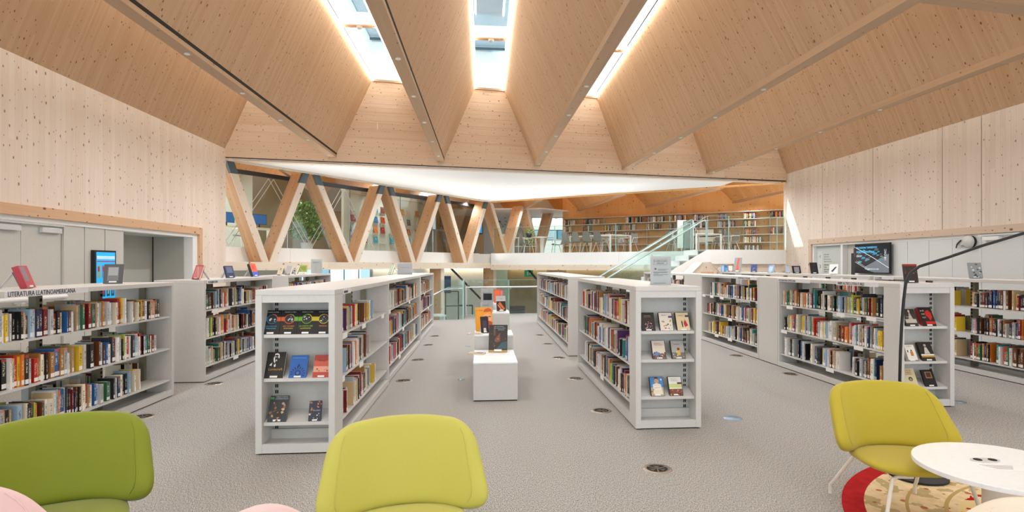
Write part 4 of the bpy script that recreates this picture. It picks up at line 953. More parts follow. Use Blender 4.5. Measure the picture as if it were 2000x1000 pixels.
for k in range(260):
    a = rng.uniform(0, 6.28); rr = rng.uniform(0.05, 0.24); c = Vector((rr * math.cos(a), rr * math.sin(a), rng.uniform(0.3, 1.1))); n = Vector((rng.gauss(0, 1), rng.gauss(0, 1), rng.gauss(0, 1))).normalized(); t = n.orthogonal().normalized(); u = n.cross(t); s = rng.uniform(0.03, 0.06)
    lv.add([c - t * s, c + u * s * 0.5, c + t * s, c - u * s * 0.5], [(0, 1, 2, 3)])
lv.build('foliage', ['leaf'], ph, kind='stuff')
fc = empty('flip_board', (7.0, 20.0, MZ - 0.02), 0.1, 'white free-standing board at the head of the stair, behind the glass', 'board')
MB().box(-0.3, 0.3, -0.02, 0.02, 0.15, 1.12).build('panel', ['white2'], fc)
for x in (-0.22, 0.22): MB().tube([(x, 0.02, 0.3), (x, 0.25, 0)], 0.012, 6).build('leg', ['metal'], fc); MB().tube([(x, -0.02, 0.3), (x, -0.2, 0)], 0.012, 6).build('leg', ['metal'], fc)
for k, (x, z) in enumerate(((8.6, 2.44), (8.6, 2.75))):
    p = W1 + dW * (6.0) + nW * 0.27; q = Vector((p.x, p.y, z))
    bx = empty('storage_box', q + Vector((0, 0, 0)), aw, 'cream storage bin on the gallery shelves, %s of two' % ['lower', 'upper'][k], 'box')
    m = MB(); m.box(0, 0.75, 0, 0.2, 0, 0.012); m.box(0, 0.75, 0, 0.012, 0, 0.22); m.box(0, 0.75, 0.19, 0.2, 0, 0.22); m.box(0, 0.012, 0, 0.2, 0, 0.22); m.box(0.738, 0.75, 0, 0.2, 0, 0.22); m.build('bin', [pan], bx)
# lower level furniture
tv = empty('wall_screen', (-2.0, 26.2, 0.3), 0.05, 'dark blue wall screen on the lower level left of the display boxes', 'screen')
MB().box(-0.55, 0.55, 0, 0.06, 0, 0.75).build('casing', ['black'], tv); MB().box(-0.52, 0.52, -0.004, 0, 0.03, 0.72).build('screen', [plain('screen_dim_blue', '17466a', 0.15, emit=0.4)], tv)
ms = empty('metal_rack', (-1.05, 23.4, LZ), 0.1, 'thin black metal rack of steps on the lower level behind the railing', 'rack')
for x0, x1, h in ((-0.45, 0.05, 1.75), (0.05, 0.6, 1.2)):
    for x in (x0, x1):
        for y in (-0.15, 0.15): MB().box(x - 0.012, x + 0.012, y - 0.012, y + 0.012, 0, h).build('post', ['black'], ms)
    for z in (0.5, 1.18, h):
        if z <= h: MB().box(x0, x1, -0.16, 0.16, z - 0.012, z + 0.012).build('shelf', ['black'], ms)
cp = empty('copier', (1.35, 24.0, LZ), 0, 'dark office copier on the lower level behind the right part of the railing', 'copier')
MB().box(-0.3, 0.3, -0.3, 0.3, 0, 0.95).build('body', ['dark'], cp, bevel=0.02); MB().box(-0.31, 0.31, -0.3, 0.3, 0.97, 1.13).build('lid', ['black'], cp, bevel=0.02)
MB().box(-0.25, 0.25, -0.32, -0.3, 0.3, 0.5).build('paper_drawer', ['black'], cp)
ex = empty('exit_sign', (2.05, 26.9, 1.0), 0, 'green exit sign on the olive lower wall behind the right railing', 'sign')
MB().box(-0.2, 0.2, 0, 0.03, 0, 0.3).build('plate', [plain('exit_green', '1f8a5c', 0.4, emit=0.3)], ex)
MB().box(-0.08, -0.02, -0.004, 0, 0.07, 0.23).build('figure', ['white'], ex); MB().box(0.03, 0.13, -0.004, 0, 0.1, 0.2).build('arrow', ['white'], ex)
monitor((-2.0, 19.6, LZ + 1.15), 0.3, 'dark monitor on the lower level beyond the stair down', '1f2a33', 0.55, 0.36)
kd = empty('work_desk', (-2.0, 19.7, LZ), 0.3, 'pale desk on the lower level beyond the stair down', 'desk')
MB().box(-0.7, 0.7, -0.35, 0.35, 1.1, 1.14).build('desktop', ['tabletop'], kd)
for x in (-0.65, 0.65): MB().box(x - 0.03, x + 0.03, -0.3, 0.3, 0, 1.1).build('leg', ['tabletop'], kd)
# wooden play house behind the right row
hs = empty('wooden_house', (6.05, 15.9, 0), 0, 'pale wooden little house standing below the stair stringer', 'playhouse')
wx = 0.42
MB().prism([(-wx, -0.3, 0), (wx, -0.3, 0), (wx, -0.3, 1.3), (0.12, -0.3, 1.6), (-0.12, -0.3, 1.6), (-wx, -0.3, 1.3)], (0, 0.02, 0)).build('front_panel', ['trussf'], hs, grain=(0, 0, 1))
MB().prism([(-wx, 0.3, 0), (wx, 0.3, 0), (wx, 0.3, 1.3), (0.12, 0.3, 1.6), (-0.12, 0.3, 1.6), (-wx, 0.3, 1.3)], (0, 0.02, 0)).build('back_panel', ['trussf'], hs, grain=(0, 0, 1))
MB().prism([(wx, -0.32, 1.28), (0.12, -0.32, 1.6), (0.12, -0.32, 1.62), (wx + 0.02, -0.32, 1.3)], (0, 0.66, 0)).build('roof_panel', ['trussf'], hs, grain=(0, 1, 0))
MB().prism([(-wx, -0.32, 1.28), (-wx - 0.02, -0.32, 1.3), (-0.12, -0.32, 1.62), (-0.12, -0.32, 1.6)], (0, 0.66, 0)).build('roof_panel', ['trussf'], hs, grain=(0, 1, 0))
MB().box(-0.16, 0.2, -0.31, -0.3, 1.0, 1.36).build('opening', ['trim'], hs, grain=(0, 0, 1))
# ================================================================== FACE-OUT BOOKS
def cm(h, rough=0.35): return plain('cover_' + h, h, rough, grain=0.04)
def display_book(label, loc, w_, h, t, col, rz=0.0, tilt=0.3, art=(), title=(), group=None, spine=None, pages=True, sticker=True, case=False):
    r = empty('book', loc, 0, label, 'book', group, rot=(-tilt, 0, rz))
    m = MB(); m.box(-w_ / 2, w_ / 2, 0, 0.0025, 0, h).box(-w_ / 2, w_ / 2, t - 0.0025, t, 0, h).box(-w_ / 2, -w_ / 2 + 0.003, 0.0025, t - 0.0025, 0, h)
    m.build('cover', [cm(col)], r)
    if case: MB().box(-w_ / 2 + 0.003, w_ / 2, 0.0025, t - 0.0025, 0, h).build('case_tray', [cm('1c1c1e')], r)
    elif pages: MB().box(-w_ / 2 + 0.003, w_ / 2 - 0.003, 0.0026, t - 0.0026, 0.002, h - 0.003).build('page_block', ['page'], r)
    if art:
        m = MB(); mats = []; lay = 0
        for it in art:
            c = it[-1]
            if c not in mats: mats.append(c)
            i = mats.index(c); lay += 1; y0 = -0.0003 - 0.00015 * lay; k = it[0]
            U = lambda u: (u - 0.5) * w_
            if k == 'rect': m.box(U(it[1]), U(it[3]), y0, 0, it[2] * h, it[4] * h, i)
            elif k == 'disc':
                cx, cz, rr = U(it[1]), it[2] * h, it[3] * w_
                m.prism([(cx + rr * math.cos(a * math.pi / 10), y0, cz + rr * math.sin(a * math.pi / 10)) for a in range(20)], (0, -y0, 0), i)
            elif k == 'ring':
                cx, cz, rr, th = U(it[1]), it[2] * h, it[3] * w_, it[4] * w_
                for a in range(20):
                    if len(it) > 6 and not (it[5] <= a < it[6 - 0] if False else True): continue
                    a0, a1 = a * math.pi / 10, (a + 1) * math.pi / 10
                    m.prism([(cx + q * math.cos(b), y0, cz + q * math.sin(b)) for q, b in ((rr, a0), (rr, a1), (rr - th, a1), (rr - th, a0))], (0, -y0, 0), i)
            elif k == 'poly': m.prism([(U(u), y0, v * h) for u, v in it[1]], (0, -y0, 0), i)
        m.build('cover_art', [cm(c) for c in mats], r, kind='stuff')
    for (s, u, v, size, c) in title:
        text('title', s, size, cm(c), r, ((u - 0.5) * w_, -0.002, v * h), RF, 'CENTER', 0.0002)
    if sticker: MB().box(-w_ * 0.2, w_ * 0.2, -0.0016, -0.0009, 0.03 * h, 0.1 * h).build('barcode_label', ['paper'], r)
    if spine: MB().box(-w_ / 2 - 0.0006, -w_ / 2, 0.001, t - 0.001, 0.0, h).build('spine', [cm(spine)], r)
    return r
rr_ = random.Random(3)
def blobs(n, cols, u0=0.05, v0=0.05, u1=0.95, v1=0.95, r0=0.03, r1=0.12, seed=0):
    q = random.Random(seed); out_ = []
    for k in range(n):
        u, v, s = q.uniform(u0, u1), q.uniform(v0, v1), q.uniform(r0, r1)
        n_ = q.randint(4, 6); a0 = q.uniform(0, 6.28)
        out_.append(('poly', [(min(0.99, max(0.01, u + s * q.uniform(0.5, 1) * math.cos(a0 + a * 6.283 / n_))), min(0.99, max(0.01, v + 0.66 * s * q.uniform(0.5, 1) * math.sin(a0 + a * 6.283 / n_)))) for a in range(n_)], q.choice(cols)))
    return out_
# --- display end, left centre
DY = 4.96; dz = lambda z, y: z + (y - DY - 0.035) * 0.33
def fantasy(x, ca, cb, lines, lc, label):
    a = [('rect', 0.0, 0.55, 0.3, 0.72, ca), ('rect', 0.7, 0.55, 1.0, 0.72, cb), ('disc', 0.5, 0.63, 0.31, '131316'), ('ring', 0.5, 0.63, 0.31, 0.035, ca), ('disc', 0.5, 0.63, 0.25, '2b2c33')]
    a += blobs(7, ['c9ccd2', '6d7078', 'e8e9ec'], 0.33, 0.53, 0.67, 0.73, 0.03, 0.09, hash(label) % 97)
    a += [('poly', [(0.5, 0.84 - 0.0), (0.68, 0.81), (0.79, 0.72), (0.81, 0.63), (0.775, 0.63), (0.755, 0.71), (0.66, 0.79), (0.5, 0.815)], cb)]
    ti = [('Ursula K. Le Guin', 0.5, 0.9, 0.0125, 'd8d8d8')] + [(s, 0.5, v, 0.0165, c) for s, v, c in zip(lines, (0.31, 0.22), lc)]
    return display_book(label, (x, DY + 0.045, 0.975), 0.138, 0.215, 0.018, '131316', 0.0, 0.45, a, ti, 'black fantasy novels on the top display shelf')
fantasy(-1.752, '2f7fae', 'd9622c', ('UN MAG DE', 'TERRAMAR'), ('3f9fd0', '58a8c8'), 'black paperback with a blue and orange ring, first on the top display shelf')
fantasy(-1.612, 'd9622c', '6db33a', ("LES TOMBES", "D'ATUAN"), ('ee7a2a', 'e2c02c'), "black paperback with an orange and green ring, second on the top display shelf")
fantasy(-1.472, '6db33a', 'd5c12f', ('LA COSTA MÉS', 'LLUNYANA'), ('8cd04a', 'd9d23a'), 'black paperback with a green and yellow ring, third on the top display shelf')
fantasy(-1.335, 'd5c12f', 'b5363c', ('TEHANU', ''), ('ee8a2a', 'ee8a2a'), 'black paperback with a yellow and red ring, last on the top display shelf')
lov = [('poly', [(0.40, 0.93), (0.52, 0.96), (0.64, 0.92), (0.68, 0.8), (0.64, 0.74), (0.62, 0.8), (0.6, 0.88), (0.48, 0.9), (0.42, 0.86)], 'e9e9e6'), ('poly', [(0.36, 0.78), (0.42, 0.86), (0.44, 0.72), (0.48, 0.62), (0.44, 0.58), (0.38, 0.66)], 'e9e9e6'),
       ('rect', 0.44, 0.8, 0.52, 0.825, 'e9e9e6'), ('rect', 0.56, 0.8, 0.63, 0.825, 'e9e9e6'), ('poly', [(0.5, 0.72), (0.56, 0.7), (0.56, 0.66), (0.5, 0.65)], 'e9e9e6'), ('poly', [(0.18, 0.5), (0.32, 0.6), (0.3, 0.47)], 'e9e9e6'), ('poly', [(0.42, 0.5), (0.5, 0.56), (0.53, 0.46), (0.46, 0.42)], 'e9e9e6')]
display_book('black hardback with a white face in outline and gold script, middle display shelf', (-1.725, DY + 0.045, 0.615), 0.15, 0.225, 0.028, '121214', 0, 0.45, lov, [('Lovecraft', 0.55, 0.3, 0.03, 'c79a3a')])
blu = [('rect', 0.02, 0.02, 0.98, 0.98, '1c5fb0')] + [('poly', [(0.5 + 0.17 * math.cos(a), 0.22 + 0.11 * math.sin(a)), (0.5 + 0.42 * math.cos(a - 0.1), 0.22 + 0.28 * math.sin(a - 0.1)), (0.5 + 0.42 * math.cos(a + 0.1), 0.22 + 0.28 * math.sin(a + 0.1))], '0d2a55') for a in [k * 0.42 for k in range(-1, 9)]] + [('disc', 0.5, 0.22, 0.17, '0f2d58'), ('disc', 0.5, 0.22, 0.09, '2b74c4'), ('poly', [(0.42, 0.52), (0.5, 0.62), (0.58, 0.56), (0.55, 0.48), (0.46, 0.47)], '0f2d58'), ('rect', 0.1, 0.86, 0.9, 0.9, '4b8fd6')]
display_book('blue hardback with dark rays spreading from a circle, middle display shelf', (-1.535, DY + 0.045, 0.615), 0.14, 0.195, 0.022, '174f97', 0, 0.45, blu, [], spine='dfe6ee')
red_ = [('rect', 0.0, 0.75, 1, 1, 'a83a30'), ('rect', 0, 0.5, 1, 0.75, 'c85a44'), ('rect', 0, 0.25, 1, 0.5, 'e2a088')] + blobs(12, ['8a2a24', 'b04a3a'], 0.05, 0.05, 0.95, 0.95, 0.03, 0.07, 5)
display_book('red and salmon mottled paperback at the right of the middle display shelf', (-1.345, DY + 0.045, 0.615), 0.135, 0.195, 0.018, 'b8483a', 0, 0.45, red_, [('RETORNO', 0.5, 0.72, 0.013, '5a1a16')])
bro = blobs(26, ['8a6a48', '5c4630', 'b89a70', '3a2c20', 'd0b488'], 0.02, 0.02, 0.98, 0.75, 0.05, 0.14, 8) + [('rect', 0.02, 0.86, 0.2, 0.94, '2f9a4a'), ('disc', 0.45, 0.3, 0.2, '2a2420'), ('disc', 0.5, 0.36, 0.03, 'd8a030')]
display_book('large dark brown book with a machine on its cover, bottom display shelf', (-1.70, DY + 0.045, 0.255), 0.15, 0.22, 0.02, '2a3036', 0, 0.45, bro, [('TERRITORIOS', 0.62, 0.92, 0.016, 'c8d4dc'), ('COMPARTIDOS', 0.62, 0.85, 0.015, 'c8d4dc')])
dsp = blobs(10, ['d8c0a0', 'a87848', '7a4a2a'], 0.05, 0.05, 0.4, 0.95, 0.05, 0.14, 11) + blobs(5, ['c86a2a', 'e08a3a'], 0.5, 0.6, 0.95, 0.95, 0.05, 0.12, 12) + blobs(4, ['e0c8a8', 'c09a70'], 0.6, 0.05, 0.9, 0.4, 0.04, 0.1, 13)
display_book('small dark blue book with pale branches on its cover, bottom display shelf', (-1.395, DY + 0.045, 0.255), 0.10, 0.17, 0.022, '1b2540', 0.1, 0.4, dsp, [('DE LOBOS', 0.62, 0.5, 0.012, 'c8d4dc')])
# --- display end, right centre: novels in clear cases
EY = 5.42; ex0 = 1.42
def cased(x, z, art, title, label, col='ded8cc'):
    r = display_book(label, (x, EY + 0.045, z + 0.006), 0.132, 0.188, 0.024, '19191b', 0, 0.45, [('rect', 0.035, 0.02, 0.975, 0.98, col)] + art, title, None, case=True)
    return r
cased(1.56, 0.915, blobs(34, ['e87ab0', 'f2f2f2', '4ab0c8', 'e8c040', '9a5ac0', 'd84a4a'], 0.25, 0.12, 0.78, 0.5, 0.02, 0.05, 21), [('Els oracions', 0.5, 0.8, 0.012, 'c8c8c8'), ('Paisatge de flors', 0.5, 0.73, 0.012, 'd0682a')], 'black cased novel with a cloud of coloured dots, first on the top shelf', '1e1d20')
cased(1.735, 0.915, blobs(18, ['7a6a48', 'c8963a', 'd87a2a', 'b8b0a0', '4a4434'], 0.1, 0.08, 0.9, 0.6, 0.05, 0.11, 22) + [('rect', 0.72, 0.7, 0.97, 0.8, '5a3a72')], [('Novel·la', 0.4, 0.82, 0.013, '8a7a66')], 'cream cased novel with ochre fruit and flowers, middle of the top shelf')
cased(1.90, 0.915, [('poly', [(0.38, 0.5), (0.48, 0.52), (0.5, 0.2), (0.42, 0.2)], '3a3a44'), ('poly', [(0.6, 0.52), (0.72, 0.56), (0.86, 0.28), (0.62, 0.2), (0.55, 0.38)], 'b8342c'), ('disc', 0.43, 0.54, 0.035, 'a87858'), ('disc', 0.67, 0.58, 0.035, 'a87858'), ('rect', 0.72, 0.74, 0.97, 0.84, '3a3a66')], [('La dansa', 0.4, 0.8, 0.013, '8a7a66')], 'tan cased novel with two dancing figures, last on the top shelf', 'dcc9a4')
cased(1.665, 0.646, [('rect', 0.035, 0.02, 0.975, 0.3, '7a6258'), ('poly', [(0.035, 0.3), (0.3, 0.42), (0.6, 0.32), (0.6, 0.2), (0.035, 0.2)], '6a84b0')] + blobs(14, ['8a2a2a', '4a3a34', 'c8b8a0', '6a2028'], 0.1, 0.05, 0.95, 0.36, 0.04, 0.1, 24), [('George Eliot', 0.45, 0.82, 0.012, '8a6a5a'), ('Un altre quadern', 0.5, 0.74, 0.012, '9a3a34')], 'pale cased novel with a hill town under a pink sky, left of the middle shelf', 'ddd0c4')
cased(1.852, 0.646, [('rect', 0.035, 0.02, 0.975, 0.35, '7a7268'), ('rect', 0.42, 0.2, 0.66, 0.5, 'd0b04a'), ('disc', 0.54, 0.53, 0.1, '8a2a2a')] + blobs(10, ['b8a888', '5a524a', 'd8d0c0'], 0.08, 0.05, 0.92, 0.4, 0.04, 0.1, 25), [('Miquel Pairolí', 0.5, 0.86, 0.012, 'e8e8e8'), ('Octubre', 0.45, 0.76, 0.014, '9a3a34')], 'grey cased novel with a golden cup, right of the middle shelf', 'a8a8a6')
cased(1.648, 0.296, [('rect', 0.035, 0.45, 0.975, 0.98, '3a86cc'), ('disc', 0.5, 0.78, 0.17, 'c8966e'), ('poly', [(0.32, 0.84), (0.4, 0.97), (0.6, 0.97), (0.68, 0.84), (0.6, 0.9), (0.4, 0.9)], '4a3020'), ('poly', [(0.2, 0.6), (0.5, 0.68), (0.8, 0.6), (0.9, 0.1), (0.2, 0.06)], 'e4dccb'), ('disc', 0.85, 0.85, 0.06, 'f0f4f8'), ('rect', 0.3, 0.32, 0.76, 0.52, 'efe9da')] + blobs(7, ['a89878', '6a5a44'], 0.05, 0.04, 0.3, 0.4, 0.04, 0.1, 26), [('Ramon Mas', 0.53, 0.42, 0.011, '7a4a3a')], 'blue cased novel with a young man in a white shirt, left of the bottom shelf', 'b8a888')
cased(1.828, 0.296, [('rect', 0.035, 0.42, 0.975, 0.62, 'cdd48a'), ('rect', 0.035, 0.02, 0.975, 0.36, '7a4a34'), ('rect', 0.66, 0.6, 0.975, 0.7, '6a2a5a')] + blobs(14, ['a85a3a', '4a2a20', 'd88a5a'], 0.08, 0.05, 0.95, 0.36, 0.04, 0.1, 27), [('Mireia Ros', 0.4, 0.84, 0.012, '8a8a86'), ('La bella gent', 0.45, 0.76, 0.013, 'b04a3a')], 'pale cased novel with a green field and red roofs, right of the bottom shelf', 'e6e8e4')
# --- display end, far right behind the yellow chair
FY = 6.0
def fb_(x, z, w_, h, t, col, art, title, label, rz=0.0, spine=None):
    return display_book(label, (x, FY + 0.045, z + 0.006), w_, h, t, col, rz, 0.46, art, title, None, spine=spine)
fb_(4.665, 0.87, 0.14, 0.205, 0.03, '3a3632', [('poly', [(0.4, 0.5), (0.55, 0.95), (0.68, 0.5), (0.9, 0.2), (0.1, 0.2)], 'b8aea0'), ('disc', 0.54, 0.88, 0.09, 'd8cec0'), ('rect', 0.05, 0.2, 0.95, 0.42, 'c8beb0')], [('La plaça', 0.4, 0.52, 0.02, 'efe8dc')], 'sepia paperback with a pale statue on its cover, left of top shelf behind the armchair')
fb_(4.865, 0.87, 0.155, 0.225, 0.05, '241c1c', [('disc', 0.66, 0.64, 0.24, 'c02020'), ('poly', [(0.5, 0.8), (0.75, 0.86), (0.9, 0.5), (0.7, 0.3), (0.55, 0.5)], 'c82a24'), ('rect', 0.3, 0.12, 0.96, 0.26, 'd0281f'), ('poly', [(0.08, 0.9), (0.35, 0.95), (0.35, 0.3), (0.08, 0.3)], '141010')], [('JA ÉS', 0.26, 0.78, 0.022, 'efe8dc'), ('VIST', 0.26, 0.6, 0.022, 'efe8dc'), ('TOT', 0.26, 0.42, 0.022, 'efe8dc')], 'thick black and red book with a red profile, right of top shelf behind the armchair', spine='a02a2c')
fb_(4.665, 0.49, 0.15, 0.205, 0.035, '8f8a84', [('rect', 0.2, 0.08, 0.92, 0.92, 'efece6'), ('rect', 0.5, 0.3, 0.72, 0.55, 'c8803a'), ('disc', 0.62, 0.6, 0.06, '2a2a2a'), ('rect', 0.3, 0.5, 0.38, 0.62, '2a2a30')], [('Quaderns', 0.55, 0.82, 0.014, '6a6a6a')], 'grey book with a white cover panel, left of middle shelf behind the armchair')
fb_(4.86, 0.49, 0.15, 0.22, 0.035, '2c2a28', [('disc', 0.5, 0.82, 0.1, 'bab2a6'), ('poly', [(0.3, 0.38), (0.42, 0.72), (0.58, 0.72), (0.74, 0.38)], 'cfc8bc'), ('rect', 0, 0.2, 1, 0.26, 'd09a2a'), ('rect', 0, 0.28, 1, 0.36, 'efece4')], [], 'black and white portrait book with yellow band, right of middle shelf behind the armchair')
fb_(4.66, 0.21, 0.15, 0.21, 0.025, 'd9cfa8', [('disc', 0.55, 0.42, 0.16, '3a3028'), ('disc', 0.55, 0.4, 0.1, 'a89878')], [('Cada veu', 0.5, 0.86, 0.02, 'c8442a'), ('importa', 0.5, 0.76, 0.02, 'c8442a'), ('en silenci', 0.5, 0.66, 0.02, 'c8442a')], 'cream book with red lettering, left of bottom shelf behind the armchair', spine='c8542a')
fb_(4.885, 0.21, 0.135, 0.19, 0.02, '19181a', [('rect', 0.25, 0.5, 0.8, 0.88, 'a8805a'), ('rect', 0.32, 0.55, 0.72, 0.83, '4a342a')], [], 'black book with a small framed brown picture, right of bottom shelf behind the armchair')
# ================================================================== BOOKS STANDING ON THE CASES
def stand(label, loc, rz, spread=0.12, h=0.15, w_=0.09):
    """clear bent stand: slanted front plate with a lip and one back leg"""
    r = empty('book_stand', loc, rz, label, 'stand', 'clear book stands')
    m = MB(); m.prism([(-w_ / 2, 0, 0.004), (w_ / 2, 0, 0.004), (w_ / 2, 0.06, h), (-w_ / 2, 0.06, h)], (0, 0.003, 0)).box(-w_ / 2, w_ / 2, -0.035, 0.003, 0, 0.004).box(-w_ / 2, w_ / 2, -0.038, -0.035, 0, 0.02)
    m.build('front_plate', ['acrylic'], r)
    MB().prism([(-0.02, 0.062, h), (0.02, 0.062, h), (0.02, 0.06 + spread, 0), (-0.02, 0.06 + spread, 0)], (0, 0.003, 0)).build('back_leg', [plain('frosted_leg', 'cfd4d6', 0.3)], r)
    return r
def stood(label, x, y, rz, w_, h, t, col, art=(), title=(), spine=None, st_=True, tilt=0.36, sticker=True):
    z = CH + 0.006
    b = display_book(label, (x, y, z + (0.004 if st_ else 0)), w_, h, t, col, rz, tilt, art, title, None, spine=spine, sticker=sticker)
    if st_:
        d = Vector((-math.sin(rz), math.cos(rz), 0)); p = Vector((x, y, CH + 0.001)) + d * (t + 0.012)
        stand('clear stand behind the ' + label.split(' on ')[0].split(',')[0], p, rz, 0.11, 0.14, w_ * 0.7)
    return b
stood('red book leaning on a frosted leg on the LITERATURA LLATINOAMERICANA bookcase', -3.86, 5.40, R(100), 0.13, 0.2, 0.05, 'b01e30', [('rect', 0.1, 0.3, 0.6, 0.95, '7a6a74')], [], spine='a01c2c')
stood('grey cover with a pale window on the LITERATURA LLATINOAMERICANA bookcase', -3.92, 6.6, R(20), 0.17, 0.215, 0.02, '45464a', [('rect', 0.2, 0.12, 0.78, 0.86, '6b6d72'), ('rect', 0.24, 0.4, 0.74, 0.82, '96989c')], [])
stood('pink glossy book on the corner of the NARRATIVA bookcase', -3.9, 8.35, R(-28), 0.15, 0.2, 0.022, 'c0565c', [('rect', 0.12, 0.1, 0.95, 0.92, 'd98a8c'), ('poly', [(0.3, 0.92), (0.36, 0.92), (0.82, 0.1), (0.76, 0.1)], 'efd0d0')], [])
stood('navy book with a white label on the NARRATIVA bookcase', -3.86, 9.4, R(60), 0.14, 0.19, 0.03, '27305a', [('rect', 0.15, 0.4, 0.85, 0.9, '5a6488')], [])
stood('orange and blue book on the far end of the NARRATIVA bookcase', -3.86, 10.4, R(75), 0.15, 0.23, 0.05, 'e8542a', [('rect', 0.0, 0.0, 1, 0.35, '2a55c8'), ('rect', 0.2, 0.55, 0.7, 0.85, 'd83a20')], [], spine='1c3a34')
stood('cream leaflet book on the third left-row bookcase, nearest its near end', -3.9, 11.6, R(-40), 0.14, 0.17, 0.02, 'e9dfc4', [('rect', 0.4, 0.6, 0.7, 0.8, '8a8ab0')], [])
stood('pale grey book on the third left-row bookcase, second from its near end', -3.9, 12.1, R(-30), 0.16, 0.2, 0.025, 'd8d4d6', [('rect', 0.1, 0.02, 0.9, 0.12, '7a6a78'), ('rect', 0.1, 0.2, 0.9, 0.9, 'c8c4c8')], [])
stood('white book seen edge-on, middle of the third left-row bookcase', -3.95, 12.75, R(-60), 0.14, 0.19, 0.02, 'e9e5dc', [('rect', 0.2, 0.2, 0.8, 0.8, 'd0ccd0')], [])
stood('olive green square book on the third left-row bookcase', -3.9, 13.1, R(5), 0.17, 0.2, 0.015, '9aa83a', [('rect', 0.15, 0.35, 0.85, 0.85, '7c8a34'), ('rect', 0, 0, 1, 0.18, 'f0f0ee')], [], sticker=False)
def notice(label, x, y, rz, w_, h, lines, red=None, box=False, tint='f2f1f0', z=CH):
    r = empty('paper_notice', (x, y, z + 0.001), rz, label, 'notice')
    MB().box(-w_ / 2, w_ / 2, 0, 0.002, 0.003, h).build('sheet', [plain('notice_' + tint, tint, 0.7)], r)
    MB().box(-w_ / 2 - 0.004, w_ / 2 + 0.02, -0.008, -0.0065, 0, h + 0.002).build('holder_front', ['acrylic'], r)
    m = MB(); m.box(-w_ / 2, w_ / 2, -0.006, 0.07, 0, 0.0025); m.build('holder_foot', ['acrylic'], r)
    m = MB()
    for (u0, u1, v) in lines: m.box((u0 - 0.5) * w_, (u1 - 0.5) * w_, -0.0028, -0.0022, v * h - 0.0022, v * h + 0.0022)
    if lines: m.build('text_lines', [plain('text_grey', '8a8a8c', 0.7)], r, kind='stuff')
    if box:
        m = MB(); t = 0.0016
        for q in ((0.16, 0.70, 0.8, 0.71), (0.16, 0.885, 0.8, 0.895)): m.box((q[0] - .5) * w_, (q[2] - .5) * w_, -0.0028, -0.0022, q[1] * h, q[1] * h + t)
        for u in (0.16, 0.8): m.box((u - .5) * w_, (u - .5) * w_ + t, -0.0028, -0.0022, 0.70 * h, 0.887 * h)
        m.build('heading_box', [plain('text_grey_dark', '6a6a70', 0.7)], r)
    if red: MB().box((red[0] - .5) * w_, (red[1] - .5) * w_, -0.003, -0.0022, red[2] * h, red[3] * h).build('logo', [plain('logo_maroon', '7a2a34', 0.6)], r)
    return r
nl = [(0.36, 0.85, 0.545), (0.36, 0.75, 0.51), (0.15, 0.85, 0.45), (0.15, 0.8, 0.425), (0.15, 0.4, 0.395), (0.15, 0.85, 0.355), (0.15, 0.6, 0.325), (0.15, 0.75, 0.06)]
no = notice('white paper notice in a clear holder on the notice-topped bookcase', 1.79, 5.85, 0.0, 0.215, 0.29, nl, (0.2, 0.29, 0.53, 0.585), True, 'e4e1df')
text('heading', 'La volta al món', 0.022, plain('text_black', '1c1c24', 0.7), no, (-0.005, -0.0035, 0.29 * 0.81), RF, 'CENTER', 0.0003)
text('heading', 'editorial', 0.022, plain('text_black', '1c1c24', 0.7), no, (-0.005, -0.0035, 0.29 * 0.735), RF, 'CENTER', 0.0003)
notice('blank white notice on the far end of the third left-row bookcase', -3.8, 13.8, 0.0, 0.24, 0.33, [(0.15, 0.85, 0.8), (0.15, 0.6, 0.75)], None, False, 'fbfafa')
notice('pale pink notice on the third left-centre bookcase near the railing', -1.62, 12.3, 0.0, 0.3, 0.24, [(0.2, 0.8, 0.6)], None, False, 'e0d6da')
stood('pale green book edge-on on the third left-centre bookcase', -1.92, 12.2, R(-62), 0.15, 0.22, 0.03, '9cc8b0', [('rect', 0.2, 0.2, 0.8, 0.9, 'd8e4d8')], [])
stood('dark book with a red stripe on the ALTRES LITERATURES bookcase', 4.74, 6.16, R(-6), 0.15, 0.21, 0.02, '2e211c', [('rect', 0, 0.9, 1, 1, '9a2420')] + blobs(10, ['5a3a2a', '7a4a34'], 0.05, 0.4, 0.95, 0.88, 0.04, 0.1, 41), [('Una Stella', 0.6, 0.5, 0.012, 'd8c8b8')], st_=False, tilt=0.2)
